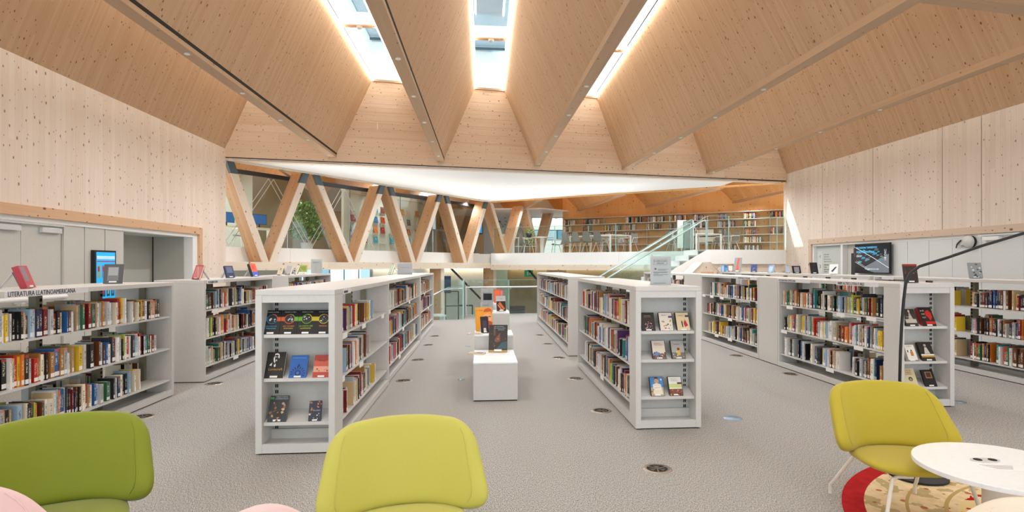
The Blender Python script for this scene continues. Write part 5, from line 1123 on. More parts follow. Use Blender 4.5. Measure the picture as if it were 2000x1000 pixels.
cg = [('grey photograph book tilted on the C COMIC bookcase', 7.2, 8.05, R(-22), 0.17, 0.24, '8a8f94', blobs(12, ['5a6066', 'c8ccd0', '3a3e44'], 0.1, 0.1, 0.9, 0.9, 0.05, 0.14, 51)),
      ('white book with a dark picture leaning on its stand on the bookcase beyond the comics', 7.2, 11.6, R(-40), 0.16, 0.22, 'e6e8ea', [('poly', [(0.2, 0.3), (0.7, 0.75), (0.85, 0.7), (0.4, 0.2)], '3a5058')]),
      ('black upright book on the bookcase beyond the comics', 7.3, 12.45, R(-8), 0.16, 0.26, '16161a', blobs(5, ['3a4450', '2a2430'], 0.2, 0.2, 0.8, 0.9, 0.05, 0.12, 53)),
      ('black square book with a grey panel on the bookcase beyond the comics', 7.25, 13.1, R(-5), 0.19, 0.18, '141418', [('rect', 0.2, 0.15, 0.82, 0.85, '8a8690')]),
      ('small pale blue book beside the black square one beyond the comics', 7.2, 13.4, R(-10), 0.09, 0.18, 'a8b8c8', blobs(6, ['5a7490', 'e0e4e8'], 0.1, 0.1, 0.9, 0.9, 0.06, 0.14, 55)),
      ('blue book standing edge-on before the sunlit wall beyond the comics', 7.2, 14.3, R(-62), 0.16, 0.2, '7a9ac0', [('rect', 0.2, 0.2, 0.8, 0.8, 'b0c4dc')]),
      ('blue and violet book standing before the sunlit wall, far end beyond the comics', 7.2, 15.2, R(-30), 0.16, 0.22, '3a4a7a', blobs(9, ['8a9ac8', '2a3050', 'a06a8a'], 0.1, 0.1, 0.9, 0.9, 0.05, 0.14, 57))]
for lb, x, y, rz, w_, h, c, art in cg: stood(lb, x, y, rz, w_, h, 0.022, c, art)
# far low case with a few books, under the landing
caseH = bookcase('low white bookcase against the timber wall below the gallery landing', 6.86, -1, 15.55, 16.7, key='landing bookcase', rows=(2,), backs=False)
cg = [('tall orange and grey book leaning under the landing', 6.98, 15.75, R(-45), 0.2, 0.4, '8a9098', [('poly', [(0.3, 0.05), (0.75, 0.05), (0.6, 0.5), (0.75, 0.95), (0.45, 0.95), (0.35, 0.5)], 'e8542a')]),
      ('small tan framed book under the landing', 6.95, 16.1, R(-10), 0.15, 0.2, 'a87a4a', [('rect', 0.15, 0.15, 0.85, 0.85, 'd8e0e4')]),
      ('blue book under the landing, beside the tan one', 6.95, 16.35, R(-12), 0.15, 0.19, '2a6aa8', [('rect', 0.1, 0.1, 0.9, 0.6, '4a9ad0')]),
      ('pale blue book under the landing, furthest from the right wall', 6.92, 16.58, R(-30), 0.11, 0.18, '6aa0d0', [('rect', 0.2, 0.1, 0.9, 0.9, 'a8c8e8')])]
for lb, x, y, rz, w_, h, c, art in cg: stood(lb, x, y, rz, w_, h, 0.02, c, art, tilt=0.25)
# rack books on the gallery display wall
for i, (s, z, ci, rn, k) in enumerate(rackbooks):
    c = rcols[ci]; p = ra_ + dT * s + nT * 0.07; q = random.Random(100 + i)
    ordn = ['first', 'second', 'third', 'fourth', 'fifth', 'sixth', 'seventh', 'eighth', 'ninth'][k]
    display_book('%s face-out book in the %s row of the gallery display wall, %s column' % (RBK[ci], rn, ordn), (p.x, p.y, z + 0.004), 0.17, 0.23, 0.015, c, math.atan2(dT.y, dT.x), 0.2, blobs(4, ['f0ede4', '3a3a40', q.choice(rcols)], 0.15, 0.15, 0.85, 0.85, 0.08, 0.2, 300 + i), sticker=False, pages=False, group='face-out books on the gallery display wall')
# ================================================================== STEPPED DISPLAY BOXES
def plinth(label, x0, x1, y0, y1, h):
    r = empty('display_box', ((x0 + x1) / 2, (y0 + y1) / 2, 0), 0, label, 'display box')
    hx_, hy = (x1 - x0) / 2, (y1 - y0) / 2
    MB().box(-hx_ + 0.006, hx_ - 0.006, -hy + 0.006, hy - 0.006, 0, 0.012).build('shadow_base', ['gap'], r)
    MB().box(-hx_, hx_, -hy, hy, 0.012, h - 0.02).build('body', ['white'], r, bevel=0.003)
    MB().box(-hx_, hx_, -hy, hy, h - 0.0185, h).build('top', ['tabletop'], r, bevel=0.002)
plinth('lowest white display box, nearest, with an empty top', -0.12, 0.385, 6.7, 7.21, 0.44)
plinth('low white display box carrying the tall dark book', -0.125, 0.38, 7.215, 7.66, 0.445)
plinth('middle white display box carrying the orange portrait book', -0.125, 0.385, 7.72, 8.3, 0.63)
plinth('tallest white display box with leaflets and red books', -0.12, 0.385, 8.85, 9.4, 0.83)
plinth('narrow white display box behind the tallest one', -0.05, 0.3, 9.45, 9.85, 0.93)
def boxbook(label, x, y, z, rz, w_, h, t, col, art=(), title=(), tilt=0.25, spine=None, sticker=True):
    b = display_book(label, (x, y, z + 0.006), w_, h, t, col, rz, tilt, art, title, spine=spine, sticker=sticker)
    d = Vector((-math.sin(rz), math.cos(rz), 0)); p = Vector((x, y, z + 0.001)) + d * (t + 0.02)
    stand('clear stand behind the ' + (label.split(', on ')[0] if 'leaflet' in label else label.split(' on ')[0].split(',')[0]), p, rz, 0.12, 0.16, min(0.1, w_ * 0.7))
    return b
drk = [('rect', 0.0, 0.0, 1, 0.07, 'b8964a'), ('rect', 0.02, 0.09, 0.98, 0.78, '38281f'), ('poly', [(0.4, 0.1), (0.98, 0.12), (0.98, 0.4), (0.7, 0.34)], '3a545c'), ('rect', 0.25, 0.6, 0.36, 0.93, '6a4434'), ('poly', [(0.3, 0.45), (0.6, 0.7), (0.62, 0.4), (0.4, 0.34)], '7a4a34')] + blobs(18, ['8a5a3a', 'c8905a', '4a3a30', '6a4a38'], 0.05, 0.15, 0.95, 0.75, 0.02, 0.06, 61)
boxbook('tall dark book with a night city on its cover, on the low display box', 0.175, 7.42, 0.445, R(-6), 0.235, 0.345, 0.022, '1d2428', drk, [('BALTASAR PORCEL', 0.55, 0.92, 0.014, 'c8ccd0'), ('EL CAMÍ DE LA RUÏNA', 0.6, 0.86, 0.014, 'c8ccd0'), ('BARCELONA', 0.66, 0.8, 0.014, 'c8ccd0')])
org = [('rect', 0.0, 0.0, 1, 1, 'efa02a'), ('poly', [(0.45, 0.02), (1, 0.02), (1, 0.35), (0.85, 0.2)], 'd8641c'), ('disc', 0.7, 0.55, 0.26, 'f0b080'), ('poly', [(0.48, 0.8), (0.55, 0.92), (0.8, 0.97), (0.98, 0.9), (0.98, 0.7), (0.9, 0.82), (0.6, 0.8)], 'c85a1c'), ('poly', [(0.55, 0.36), (0.75, 0.44), (0.98, 0.36), (0.95, 0.2), (0.7, 0.16)], 'b8481a'), ('rect', 0.52, 0.58, 0.68, 0.62, '8a3a14'), ('rect', 0.76, 0.58, 0.92, 0.62, '8a3a14'), ('poly', [(0.7, 0.58), (0.76, 0.58), (0.8, 0.46), (0.68, 0.46)], 'd88a4a')]
boxbook('large orange and yellow book with a bearded man, on the middle display box', 0.01, 8.16, 0.63, R(10), 0.235, 0.33, 0.02, 'e8a82c', org, [('EL TEMPS', 0.25, 0.84, 0.024, '8a5a14')], spine='e8c82c', sticker=False)
boxbook('small black book before the orange one, on the middle display box', 0.02, 7.93, 0.63, R(16), 0.105, 0.22, 0.02, '26262a', [('rect', 0.2, 0.35, 0.75, 0.75, '4a3a4a'), ('rect', 0.3, 0.08, 0.65, 0.3, 'd8d4cc')], [])
def flat(label, x, y, z, rz, w_, h, t, col, art):
    r = display_book(label, (x, y, z + t + 0.0015), w_, h, t, col, rz, math.pi / 2 - 0.0, art, sticker=False); return r
flat('pale booklet lying flat on the low display box', 0.01, 7.3, 0.445, R(75), 0.14, 0.2, 0.014, 'd8c8a8', [('rect', 0.1, 0.1, 0.9, 0.9, '8a7a94'), ('rect', 0.2, 0.5, 0.8, 0.85, 'c8b890')])
flat('pale booklet lying flat on the middle display box', -0.03, 7.8, 0.63, R(75), 0.12, 0.18, 0.012, 'e4d8c4', [('rect', 0.1, 0.1, 0.9, 0.5, 'b08a6a'), ('rect', 0.2, 0.55, 0.8, 0.85, '5a6a94')])
flat('brown booklet lying at the back of the middle display box', 0.28, 8.2, 0.63, R(10), 0.12, 0.07, 0.03, 'b0785a', [('rect', 0.1, 0.1, 0.9, 0.9, 'c89a7a')])
lf = notice('white leaflet with a dark photograph in a holder on the tallest display box', 0.05, 9.0, R(12), 0.19, 0.36, [(0.1, 0.8, 0.8), (0.1, 0.6, 0.3), (0.1, 0.6, 0.26)], None, False, 'efeff2', 0.83)
MB().box(-0.06, 0.075, -0.0035, -0.0025, 0.18, 0.28).build('photograph', [plain('photo_dark', '2a2a2c', 0.4)], lf)
boxbook('orange red book behind the leaflet, right side, on the narrow display box', 0.22, 9.55, 0.93, R(5), 0.11, 0.22, 0.02, 'e2562a', [('rect', 0.1, 0.1, 0.9, 0.9, 'ea6a3a')], [])
boxbook('orange red book behind the leaflet, left side, on the narrow display box', 0.0, 9.55, 0.93, R(-8), 0.11, 0.22, 0.02, 'e2562a', [('rect', 0.1, 0.1, 0.9, 0.9, 'ea6a3a')], [])
boxbook('pink book beside the orange ones, on the narrow display box', 0.26, 9.72, 0.93, R(5), 0.12, 0.2, 0.02, 'c8707a', [('rect', 0.1, 0.1, 0.9, 0.9, 'd88a90')], [])
boxbook('grey book with an orange and black photograph, on the tallest display box', 0.27, 9.05, 0.83, R(12), 0.15, 0.24, 0.02, 'c4c4c8', [('rect', 0.02, 0.02, 0.98, 0.65, '2a1e1a'), ('poly', [(0.2, 0.5), (0.4, 0.62), (0.9, 0.15), (0.7, 0.1)], 'd86a3a'), ('poly', [(0.1, 0.4), (0.2, 0.45), (0.6, 0.1), (0.5, 0.06)], 'e08a5a')], [('Paisatges', 0.5, 0.8, 0.016, '6a6a70')])
# ================================================================== FLOOR OUTLETS
def outlet(x, y, label, blue=False, r_=0.112):
    r = empty('floor_outlet', (x, y, 0), rng.uniform(0, 1.0), label, 'outlet', 'round outlets set in the carpet')
    if blue:
        MB().lathe([(0, 0.006), (r_ * 0.8, 0.006), (r_ * 0.86, 0.001)], seg=24).build('cover_plate', [plain('blue_grey_plate', '7d95a8', 0.3, 0.5)], r); return r
    MB().lathe([(r_ * 0.70, 0.006), (r_ * 0.9, 0.008), (r_, 0.0005)], seg=32).build('rim', ['bronze'], r)
    MB().disc(r_ * 0.72, 0.001, 0.003, seg=28).build('well', ['slot'], r)
    for k in range(3):
        a = k * 2.094; d = Vector((math.cos(a), math.sin(a), 0)); n = Vector((-d.y, d.x, 0))
        MB().prism([-n * 0.004 + Vector((0, 0, 0.003)), d * r_ * 0.72 - n * 0.004 + Vector((0, 0, 0.003)), d * r_ * 0.72 + n * 0.004 + Vector((0, 0, 0.003)), n * 0.004 + Vector((0, 0, 0.003))], (0, 0, 0.004)).build('spoke', ['bronze'], r)
    m = MB()
    for k in range(3):
        for j in range(5):
            a = k * 2.094 + 1.047; d = Vector((math.cos(a), math.sin(a), 0)); n = Vector((-d.y, d.x, 0)); c = d * (0.012 + j * 0.01); hw = 0.6 * (0.008 + j * 0.0085)
            m.prism([c - n * hw + Vector((0, 0, 0.003)), c - n * hw + d * 0.004 + Vector((0, 0, 0.003)), c + n * hw + d * 0.004 + Vector((0, 0, 0.003)), c + n * hw + Vector((0, 0, 0.003))], (0, 0, 0.003))
    m.build('grille_bars', ['bronze'], r, kind='stuff'); return r
O_ = ['first', 'second', 'third', 'fourth', 'fifth', 'sixth', 'seventh']
for k, (x, y) in enumerate([(1.31, 4.37), (1.24, 6.16), (1.24, 7.94), (1.24, 9.72), (1.24, 11.43), (1.22, 12.9)]): outlet(x, y, '%s bronze grille outlet from the armchairs beside the right centre bookcases' % O_[k])
for k, (x, y) in enumerate([(-1.06, 7.98), (-1.06, 9.71), (-1.06, 11.49), (-1.05, 12.9)]): outlet(x, y, '%s bronze grille outlet from the armchairs beside the left centre bookcases' % O_[k])
for x, y, lb in ((-3.5, 8.0, 'bronze grille outlet before the NARRATIVA bookcase corner'), (-3.46, 6.32, 'bronze outlet half hidden by the shaded lime armchair'), (4.28, 9.69, 'bronze outlet before the LITERATURA CATALANA bookcase'), (4.32, 8.0, 'bronze outlet before the far end of the ALTRES LITERATURES bookcase')): outlet(x, y, lb)
outlet(2.5, 5.75, 'blue grey round cover plate on the carpet right of the notice-topped bookcase', True)
outlet(-0.3, 8.0, 'small blue grey cover plate left of the white display boxes', True, 0.06)
outlet(5.35, 6.2, 'blue grey cover plate between the display end and the comics', True, 0.075)
outlet(-0.3, 11.2, 'far blue grey cover plate left of the tallest display box', True, 0.06)
# ================================================================== LOUNGE ARMCHAIRS
def superlerp(a, b, t): return a + (b - a) * t
def lounge(label, loc, rz, fab, scale=1.0):
    r = empty('lounge_chair', loc, rz, label, 'armchair', 'low upholstered armchairs in the reading corner'); r.scale = (scale,) * 3
    # backrest: a curved rounded shell
    NU, NV = 22, 14; T = 0.045
    Z0, Z1 = 0.37, 0.765
    def halfw(t):      # t 0 bottom .. 1 top, before corner rounding
        return 0.405 - 0.055 * max(0, t - 0.15) / 0.85
    def pos(u, t):
        # squircle-like mapping so that the outline has round corners
        uu = u; k = 0.0
        rc = 0.095; e = min(t, 1 - t) * (Z1 - Z0); rr = rc if t > 0.5 else 0.13
        w_ = halfw(t)
        if e < rr: w_ = w_ - rr + math.sqrt(max(0, rr * rr - (rr - e) ** 2))
        x = u * w_
        fx = abs(x) / 0.405
        y = 0.22 - 0.25 * fx ** 2.2 * (1.12 - 0.42 * t) + 0.15 * t ** 1.1
        z = Z0 + (Z1 - Z0) * t - 0.012 * fx ** 2 * t + 0.02 * (1 - fx ** 2) * t
        return Vector((x, y, z))
    ts = [0.0, 0.02, 0.06, 0.12, 0.2, 0.3, 0.4, 0.5, 0.6, 0.7, 0.8, 0.88, 0.94, 0.98, 1.0]
    us = [math.sin(math.pi / 2 * (-1 + 2 * i / NU)) if False else (-1 + 2 * i / NU) for i in range(NU + 1)]
    us = [math.copysign(abs(u) ** 0.85, u) for u in us]
    m = MB(); F, Bk = [], []
    def nrm(u, t):
        e = 0.01; du = pos(min(1, u + e), t) - pos(max(-1, u - e), t); dt = pos(u, min(0.97, t + e)) - pos(u, max(0.03, t - e))
        n = du.cross(dt)
        return n.normalized() if n.length > 1e-9 else Vector((0, -1, 0))
    vs = []
    for t in ts:
        for u in us:
            p = pos(u, t); tt = min(max(t, 0.05), 0.95); n = nrm(u * 0.98, tt)
            n = n if n.y < 0 else -n
            edge = min(1 - abs(u), min(t, 1 - t) * 1.25); k = min(1.0, edge / 0.13); th = T * (0.25 + 0.75 * math.sqrt(max(0, 1 - (1 - k) ** 2)))
            vs.append((p + n * th, p - n * th))
    n_u = len(us); n_t = len(ts); fv = [a for a, b in vs] + [b for a, b in vs]; o2 = n_u * n_t; fs = []
    for j in range(n_t - 1):
        for i in range(n_u - 1):
            a, b, c, d = j * n_u + i, j * n_u + i + 1, (j + 1) * n_u + i + 1, (j + 1) * n_u + i
            fs.append((a, b, c, d)); fs.append((o2 + d, o2 + c, o2 + b, o2 + a))
    per = [i for i in range(n_u)] + [j * n_u + n_u - 1 for j in range(1, n_t)] + [(n_t - 1) * n_u + i for i in range(n_u - 2, -1, -1)] + [j * n_u for j in range(n_t - 2, 0, -1)]
    for a, b in zip(per, per[1:] + per[:1]): fs.append((b, a, o2 + a, o2 + b))
    m.add(fv, fs, 0, True); m.build('backrest', [fab], r, subsurf=1)
    # stitched seam along both wings
    sm = MB()
    for sx in (-1, 1):
        pts = []
        for j in range(12):
            t = 0.1 + 0.78 * j / 11; p = pos(sx * 0.88, t); n = nrm(sx * 0.86, t); n = n if n.y < 0 else -n; pts.append(p + n * (T * 0.985))
        sm.tube(pts, 0.0022, 5)
    sm.build('seam', [fab], r, kind='stuff')
    # seat pad
    m = MB(); rings = []; NS = 36
    prof = [(0.72, 0.0), (0.93, 0.012), (1.0, 0.045), (0.95, 0.082), (0.8, 0.095), (0.4, 0.102), (0.0, 0.103)]
    prof = [(0.0, 0.0)] + prof
    def ring(a):
        c, s = math.cos(a), math.sin(a); q = 3.2
        k = (abs(c) ** q + abs(s) ** q) ** (-1 / q); return Vector((0.31 * c * k, 0.335 * s * k, 0))
    vs = []
    for sc_, zz in prof:
        for k in range(NS):
            p = ring(2 * math.pi * k / NS) * sc_; y = p.y - 0.035
            xw = p.x * (1.0 - 0.12 * (p.y / 0.335))
            vs.append((xw, y, 0.325 + zz * 0.68 - 0.02 * (p.y / 0.335) + 0.012 * (1 - (p.y / 0.335) ** 2)))
    fs = [(i * NS + k, i * NS + (k + 1) % NS, (i + 1) * NS + (k + 1) % NS, (i + 1) * NS + k) for i in range(len(prof) - 1) for k in range(NS)]
    m.add(vs, fs, 0, True); m.build('seat', [fab], r, subsurf=1)
    for sx in (-1, 1):
        for yy, ye in ((-0.27, -0.32), (0.12, 0.34)):
            MB().tube([(sx * 0.10, yy, 0.335), (sx * 0.19, yy, 0.335), (sx * 0.225, yy + (ye - yy) * 0.15, 0.325), (sx * 0.285, ye - (ye - yy) * 0.1, 0.09), (sx * 0.292, ye + 0.005, 0.06), (sx * 0.294, ye + 0.005, 0.0)], 0.0115, 10).build('leg', ['legw'], r)
    return r
lounge('pale lime armchair facing forward in the centre foreground', (-0.36, 2.74, 0), R(9), 'limep', 0.985)
lounge('lime armchair darkened by shade at the left, partly hidden by a pink one', (-1.99, 2.90, 0), R(23), 'lime2')
lounge('yellow lime armchair on cream legs by the round white table', (2.57, 3.42, 0.0128), R(-6), 'lime', 0.965)
lounge('pale pink armchair seen edge-on before the shaded lime one', (-1.36, 1.85, 0), R(94), 'pink', 1.06)
lounge('pale pink armchair low between the two lime armchairs', (-0.37, 1.60, 0), R(90), 'pink', 1.055)
lounge('cream armchair before the round white table', (1.38, 1.44, 0), R(-90), 'cream', 1.06)
# ================================================================== RUG, TABLE, LAMP
rg = MB().disc(1.62, 0, 0.012, seg=96).build('round_rug', ['rug'], loc=(3.72, 2.83, 0.0005)); tag(rg, 'round oriental rug of red and cream under the white table', 'rug')
tt = empty('side_table', (2.70, 2.86, 0.012), 0, 'round white pedestal table with a power socket and a paper note', 'table')
MB().disc(0.40, 0.465, 0.49, seg=64).build('tabletop', ['tabletop'], tt, bevel=0.003)
MB().lathe([(0.085, 0.012), (0.085, 0.465)], seg=32).build('pedestal', [plain('pedestal_warm_white', 'dcd6cc', 0.5)], tt)
MB().disc(0.26, 0, 0.012, seg=48).build('foot_plate', ['tabletop'], tt)
pp = MB(); pp.prism([(0.075 * math.cos(a) * (1.0), 0.034 * math.sin(a), 0.49) for a in [k * math.pi / 16 for k in range(32)]], (0, 0, 0.005))
po = pp.build('power_plate', ['white'], tt); po.location = (-0.03, 0.07, 0.0005); po.rotation_euler = (0, 0, R(-8))
for sx in (-1, 1): MB().disc(0.021, 0.495, 0.4965, (sx * 0.038, 0), 20).build('socket', ['slot'], po)
pn = MB().box(-0.1, 0.1, -0.045, 0.045, 0, 0.0008).build('paper_note', ['white2'], loc=(2.655, 2.825, 0.5025), rot=(0, 0, R(-12))); tag(pn, 'small transparent printed note stuck on the round white table', 'note')
ln = MB()
for k in range(6): ln.box(-0.08 + 0.01 * k, 0.08 - 0.006 * k, 0.028 - k * 0.011, 0.031 - k * 0.011, 0.0008, 0.0012)
ln.build('text_lines', [plain('text_grey', '8a8a8c', 0.7)], pn, kind='stuff')
fl_ = empty('arc_lamp', (3.14, 4.02, 0.012), 0, 'black arc floor lamp behind the yellow lime armchair', 'lamp')
MB().disc(0.19, 0.001, 0.016, seg=56).build('base', ['black'], fl_)
pth = [(0, 0, 0.01), (-0.05, 0.0, 0.3), (-0.14, 0, 0.7), (-0.135, 0, 0.9), (-0.125, 0, 1.10), (-0.11, 0, 1.28), (-0.095, 0, 1.40), (-0.06, 0, 1.475), (0.01, 0, 1.525), (0.23, 0, 1.59), (0.51, 0, 1.68), (0.83, 0, 1.77), (1.5, 0, 1.93), (2.1, 0, 2.0)]
MB().tube(pth, 0.0105, 12).build('pole', ['black'], fl_)
MB().lathe([(0.0, 1.99), (0.04, 1.98), (0.14, 1.82), (0.135, 1.82), (0.03, 1.96), (0, 1.97)], (2.1, 0), 28).build('lamp_shade', ['black'], fl_)
# ================================================================== WALL-MOUNTED THINGS
ls = empty('totem_screen', (XL + 0.02, 10.06, 0.0), 0, 'upright blue catalogue screen on the left wall behind the LITERATURA LLATINOAMERICANA bookcase', 'screen')
MB().box(-0.055, 0.0, -0.27, 0.27, 0.72, 1.78).build('casing', ['black'], ls); MB().box(-0.03, -0.01, -0.1, 0.1, 0.0, 0.72).build('post', ['black'], ls)
MB().box(0.0, 0.003, -0.23, 0.24, 0.76, 1.75).build('screen', [plain('screen_cyan', '22a6e8', 0.2, emit=0.75)], ls)
m = MB(); mt = [plain('screen_pale', 'bfe6f6', 0.3, emit=0.4), plain('screen_plum', 'a02a5a', 0.3, emit=0.3), plain('screen_navy', '1c4a6a', 0.3, emit=0.2), plain('screen_violet', '7a5ac0', 0.3, emit=0.4), plain('screen_sand', '8aa88a', 0.3, emit=0.3), plain('screen_steel', '4a8ab8', 0.3, emit=0.3)]
m.box(0.003, 0.005, -0.22, 0.23, 1.64, 1.69, 0).box(0.003, 0.005, -0.22, 0.23, 1.595, 1.612, 1)
for k in range(4):
    m.box(0.003, 0.005, -0.21 + k * 0.115, -0.13 + k * 0.115, 1.34, 1.54, (4, 5, 3, 5)[k]).box(0.005, 0.0055, -0.2 + k * 0.115, -0.16 + k * 0.115, 1.44, 1.52, (1, 1, 0, 2)[k]).box(0.005, 0.0055, -0.19 + k * 0.115, -0.15 + k * 0.115, 1.08, 1.2, (5, 1, 4, 5)[k]); m.box(0.003, 0.005, -0.21 + k * 0.115, -0.13 + k * 0.115, 1.04, 1.22, 2)
m.box(0.003, 0.005, -0.1, 0.0, 0.9, 0.98, 1).box(0.003, 0.005, -0.22, 0.23, 0.77, 0.8, 3)
m.build('page_tiles', mt, ls, kind='stuff')
tvs = empty('wall_television', (XR + 0.0, 13.09, 1.7), R(-90), 'large black television with blue images on the right wall', 'television')
MB().box(-0.62, 0.62, -0.075, -0.03, -0.355, 0.355).build('casing', ['black'], tvs); MB().box(-0.3, 0.3, -0.03, 0.02, -0.2, 0.2).build('bracket', ['dark'], tvs)
MB().box(-0.6, 0.6, -0.078, -0.075, -0.33, 0.335).build('screen', [plain('screen_night', '16181c', 0.15, emit=0.5)], tvs)
m = MB(); mt = [plain('tv_blue', '2f7fa8', 0.2, emit=0.7), plain('tv_grey', '6a7078', 0.2, emit=0.6), plain('tv_teal', '3a8f9c', 0.2, emit=0.6), plain('tv_white', 'e6eef2', 0.2, emit=0.8), plain('tv_slate', '4a525c', 0.2, emit=0.5)]
m.prism([(-0.24, -0.0795, -0.2), (0.6, -0.0795, 0.1), (0.6, -0.0795, -0.33), (0.1, -0.0795, -0.33), (-0.24, -0.0795, -0.26)], (0, 0.0015, 0), 1)
q = random.Random(5)
for k in range(26):
    u = -0.55 + 0.95 * q.random(); v = -0.1 + 0.28 * q.random() + 0.1 * (u + 0.5) * 0.4; s = q.uniform(0.03, 0.09)
    m.prism([(u - s, -0.0800 - k * 0.00002, v - s * 0.25), (u + s * 0.8, -0.0800 - k * 0.00002, v - s * 0.1), (u + s, -0.0800 - k * 0.00002, v + s * 0.4), (u - s * 0.4, -0.0800 - k * 0.00002, v + s * 0.5)], (0, 0.0015, 0), q.choice((0, 2, 4, 1)))
for a, c, wd in (((-0.6, 0.27), (0.05, 0.02), 0.004), ((0.05, 0.02), (0.6, -0.22), 0.004), ((-0.6, -0.08), (-0.1, -0.28), 0.003), ((-0.55, -0.06), (-0.06, -0.27), 0.002)):
    d = Vector((c[0] - a[0], 0, c[1] - a[1])).normalized(); n = Vector((-d.z, 0, d.x)) * wd
    m.beam((a[0], -0.0815, a[1]), (c[0], -0.0815, c[1]), n, Vector((0, 0.0006, 0)), 3)
m.build('picture', mt, tvs, kind='stuff')
tb_ = plain('tv_text', '5ab8e8', 0.2, emit=0.8); tw_ = plain('tv_text_pale', 'c8d4dc', 0.2, emit=0.7)
text('caption', 'SALA RODONA: "UNIVERSITATS I', 0.062, tb_, tvs, (-0.55, -0.0835, 0.235), RF, sx=0.82, bold=0.0008); text('caption', 'RECERCA INTERNACIONAL A', 0.062, tb_, tvs, (-0.55, -0.0835, 0.135), RF, sx=0.78, bold=0.0008)
text('caption', 'CIÈNCIA"', 0.062, tw_, tvs, (-0.55, -0.0835, 0.035), RF, sx=0.82, bold=0.0008); text('caption', 'CIÈNCIES DE LA MAR', 0.05, tw_, tvs, (-0.12, -0.0835, -0.27), RF, sx=0.82)
text('caption', '18 DIC', 0.1, tw_, tvs, (0.52, -0.0835, -0.06), (R(90), R(-90), 0), sx=0.9)
sg = empty('directory_sign', (XR + 0.098, 15.1, 1.0), R(-90), 'grey green floor directory numbered 4 to 1 at the far right doorway', 'sign')
MB().box(-0.58, 0.6, -0.004, 0.002, -0.3, 0.98).build('plate', [plain('sign_plate', 'c6cdc8', 0.3)], sg); MB().box(-0.5, -0.28, -0.006, -0.004, -0.25, 0.92).build('number_band', [plain('sign_band', 'd3d6d1', 0.4)], sg)
sgd, sgl = plain('sign_dark', '3a4040', 0.6), plain('sign_mid', '8f9894', 0.6)
for i, (nmb, zz, tx) in enumerate((('4', 0.78, 'Informació|Bar Fòrum|Novel·la negra|Espai de suports'), ('3', 0.5, 'Informació|Ficció|Sala Fòrum|Còmics'), ('2', 0.2, 'Informació|Diaris|Ciències socials'), ('1', -0.08, 'Informació|Infantil'))):
    text('numeral', nmb, 0.14, sgd if nmb == '3' else sgl, sg, (-0.39, -0.007, zz - 0.05), RF, 'CENTER')
    for j, line in enumerate(tx.split('|')): text('lettering', line, 0.055, sgd if nmb == '3' else sgl, sg, (-0.2, -0.006, zz + 0.03 - j * 0.062), RF, sx=0.95)
ap = empty('round_loudspeaker', (XR + 0.02, 10.35, 1.98), R(-90), 'round white loudspeaker on a bracket high on the right wall', 'loudspeaker')
m = MB(); m.lathe([(0, 0.11), (0.085, 0.105), (0.115, 0.085), (0.12, 0.05), (0.10, 0.03)], seg=32); m.build('shell', ['white'], ap, rot=RF)
m = MB(); m.lathe([(0, 0.03), (0.11, 0.03), (0.115, 0.0), (0, 0.0)], seg=28); m.build('back', ['black'], ap, rot=RF)
MB().box(-0.28, -0.05, -0.05, -0.01, -0.06, 0.05).build('bracket', ['white'], ap); MB().tube([(-0.18, -0.06, 0.04), (-0.26, -0.07, -0.03), (-0.34, -0.02, -0.1)], 0.012, 6).build('cable', ['dark'], ap)
dd = MB().box(XR - 0.05, XR + 0.03, 9.7, 10.05, 1.99, 2.06).build('door_closer', ['white2'], bevel=0.008); tag(dd, 'white door closer box high on the right grey panels', 'door closer')
MB().box(XR - 0.03, XR + 0.03, 9.3, 10.13, 2.075, 2.1).build('trim_11', ['metal'], kind='structure')
fe_ = empty('safety_sign', (XR + 0.015, 13.78, 1.82), R(-90), 'small dark red safety sign beside the television', 'sign')
MB().box(-0.1, 0.1, -0.012, 0, -0.11, 0.14).build('plate', [plain('sign_maroon', '6a2230', 0.5)], fe_); MB().box(-0.05, 0.05, -0.015, -0.012, -0.07, 0.02).build('pictogram', ['white'], fe_); MB().box(-0.02, 0.02, -0.015, -0.012, 0.03, 0.1).build('pictogram', ['white'], fe_)
# ================================================================== PUT THE BOOKS ON THE SHELVES
def bcorner(o): return o['p']
def area(o):
    s0 = o['p'] - o['inw'] * 0.0; pts = [s0, s0 + o['ax'] * o['t'], s0 + o['ax'] * o['t'] + Vector((0, 0, o['h'])), s0 + Vector((0, 0, o['h']))]
    q = [proj(p) for p in pts]
    if any(x is None for x in q): return 0
    xs = [x[0] for x in q]; ysv = [x[1] for x in q]
    if min(xs) < 2 or max(xs) > 1998 or max(ysv) > 998: return 0
    cx, cy = sum(xs) / 4, sum(ysv) / 4
    # behind the armchairs or a nearer case
    if cx < 300 and cy > 800 - (cx < 120) * 0 and max(ysv) > 845: return 0
    if 1615 < cx < 1870 and cy > 735: return 0
    if o['row'][0].startswith('C COMIC') and cx < 1868: return 0
    if o['row'][0].startswith('ALTRES') and cx > 1748: return 0
    a = 0
    for i in range(4): j = (i + 1) % 4; a += xs[i] * ysv[j] - xs[j] * ysv[i]
    return abs(a) / 2
INDIV = 215
cand = [o for o in BOOKS if o['row'] and o['front']]
for o in cand: o['area'] = area(o)
cand.sort(key=lambda o: -o['area']); chosen = [o for o in cand[:INDIV] if o['area'] > 0]; cs = set(id(o) for o in chosen)
def ordinal(n): return '%d%s' % (n, 'th' if 10 <= n % 100 <= 20 else {1: 'st', 2: 'nd', 3: 'rd'}.get(n % 10, 'th'))
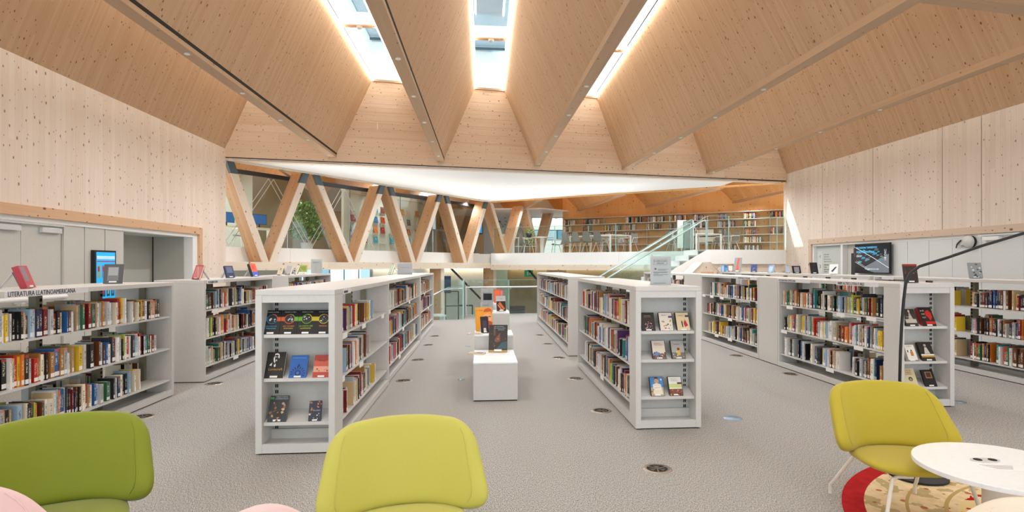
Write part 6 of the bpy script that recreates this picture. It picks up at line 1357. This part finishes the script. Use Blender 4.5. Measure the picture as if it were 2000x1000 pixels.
for o in chosen:
    key, sh = o['row']; th = 'thin ' if o['thin'] else ('thick ' if o['thick'] else '')
    lab = '%s%s book, %s from near end of the %s, %s' % (th, o['cname'], ordinal(o['rank']), sh, key)
    b = bpy.data.objects.new('book', BK); COL.objects.link(b); inw = o['inw']
    rz = math.atan2(inw.y, inw.x) - math.pi / 2
    # local x after rotation: must run from p towards +-axis
    lx = Vector((math.cos(rz), math.sin(rz), 0)); p = o['p'] + (o['ax'] * o['t'] if lx.dot(o['ax']) < 0 else Vector())
    b.location = p + Vector((0, 0, 0.0006)); b.rotation_euler = (0, 0, rz)
    if o['lean']:
        b.rotation_euler = (0, (-1 if lx.dot(o['ax']) > 0 else 1) * -o['lean'] * 0.0, rz)
    b.scale = (o['t'], o['d'], o['h']); b.color = (*o['col'], 1)
    tag(b, lab, 'book', 'spine-out books on the library shelves')
    for me, nm in ((PGM, 'page_block'), (LBM, 'spine_label')):
        c = bpy.data.objects.new(nm, me); COL.objects.link(c); c.parent = b
# all the other shelved books, too many or too small to single out
sv, sf_, sc, suv, smi = [], [], [], [], []
def addq(pts, col, uv, mi):
    o = len(sv); sv.extend(pts); sf_.append((o, o + 1, o + 2, o + 3)); sc.append(col); suv.append(uv); smi.append(mi)
kk = 0
for o in BOOKS:
    if id(o) in cs: continue
    kk += 1; p, ax, inw, t, d, h = o['p'], o['ax'], o['inw'], o['t'], o['d'], o['h']; up = Vector((0, 0, 1)); z0 = p + up * 0.0006
    fwd = Vector((-inw.y, inw.x, 0)).dot(ax) < 0      # viewer in front: left edge
    P = lambda a, b, c: z0 + ax * (a * t) + inw * (b * d) + up * (c * h)
    col = o['col']; off = float(kk % 400)
    far_uv = [(7, off + .1)] * 4
    addq([P(0, 0, 0), P(1, 0, 0), P(1, 0, 1), P(0, 0, 1)], col, [(0, off + .001), (1, off + .001), (1, off + .999), (0, off + .999)], 0)
    addq([P(0, 0, 0), P(0, 0, 1), P(0, 1, 1), P(0, 1, 0)], col, far_uv, 0); addq([P(1, 0, 0), P(1, 1, 0), P(1, 1, 1), P(1, 0, 1)], col, far_uv, 0)
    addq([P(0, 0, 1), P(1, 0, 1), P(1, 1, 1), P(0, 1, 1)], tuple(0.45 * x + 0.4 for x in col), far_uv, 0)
    addq([P(0, 1, 0), P(0, 1, 1), P(1, 1, 1), P(1, 1, 0)], (0.7, 0.66, 0.55), far_uv, 0)
    if o['row']:
        Q = lambda a, c: z0 + ax * (a * t) - inw * 0.0012 + up * (c * h)
        addq([Q(0.06, .05), Q(.94, .05), Q(.94, .2), Q(.06, .2)], (1, 1, 1), far_uv, 1)
me = bpy.data.meshes.new('shelved_books'); me.from_pydata([tuple(v) for v in sv], [], sf_)
me.materials.append(M['coverm']); me.materials.append(M['paper']); me.polygons.foreach_set('material_index', smi)
ca = me.color_attributes.new('col', 'FLOAT_COLOR', 'CORNER'); uvl = me.uv_layers.new(name='UVMap')
cl, ul = [], []
for c, u in zip(sc, suv):
    for k in range(4): cl.extend((*c, 1)); ul.extend(u[k])
ca.data.foreach_set('color', cl); uvl.data.foreach_set('uv', ul); me.update()
so_ = bpy.data.objects.new('shelved_books', me); COL.objects.link(so_); tag(so_, 'mass of spine-out library books on the farther shelves and gallery wall', 'book', None, 'stuff')
print('BOOKS', len(BOOKS), 'individual', len(chosen), 'smallest', chosen[-1]['area'])
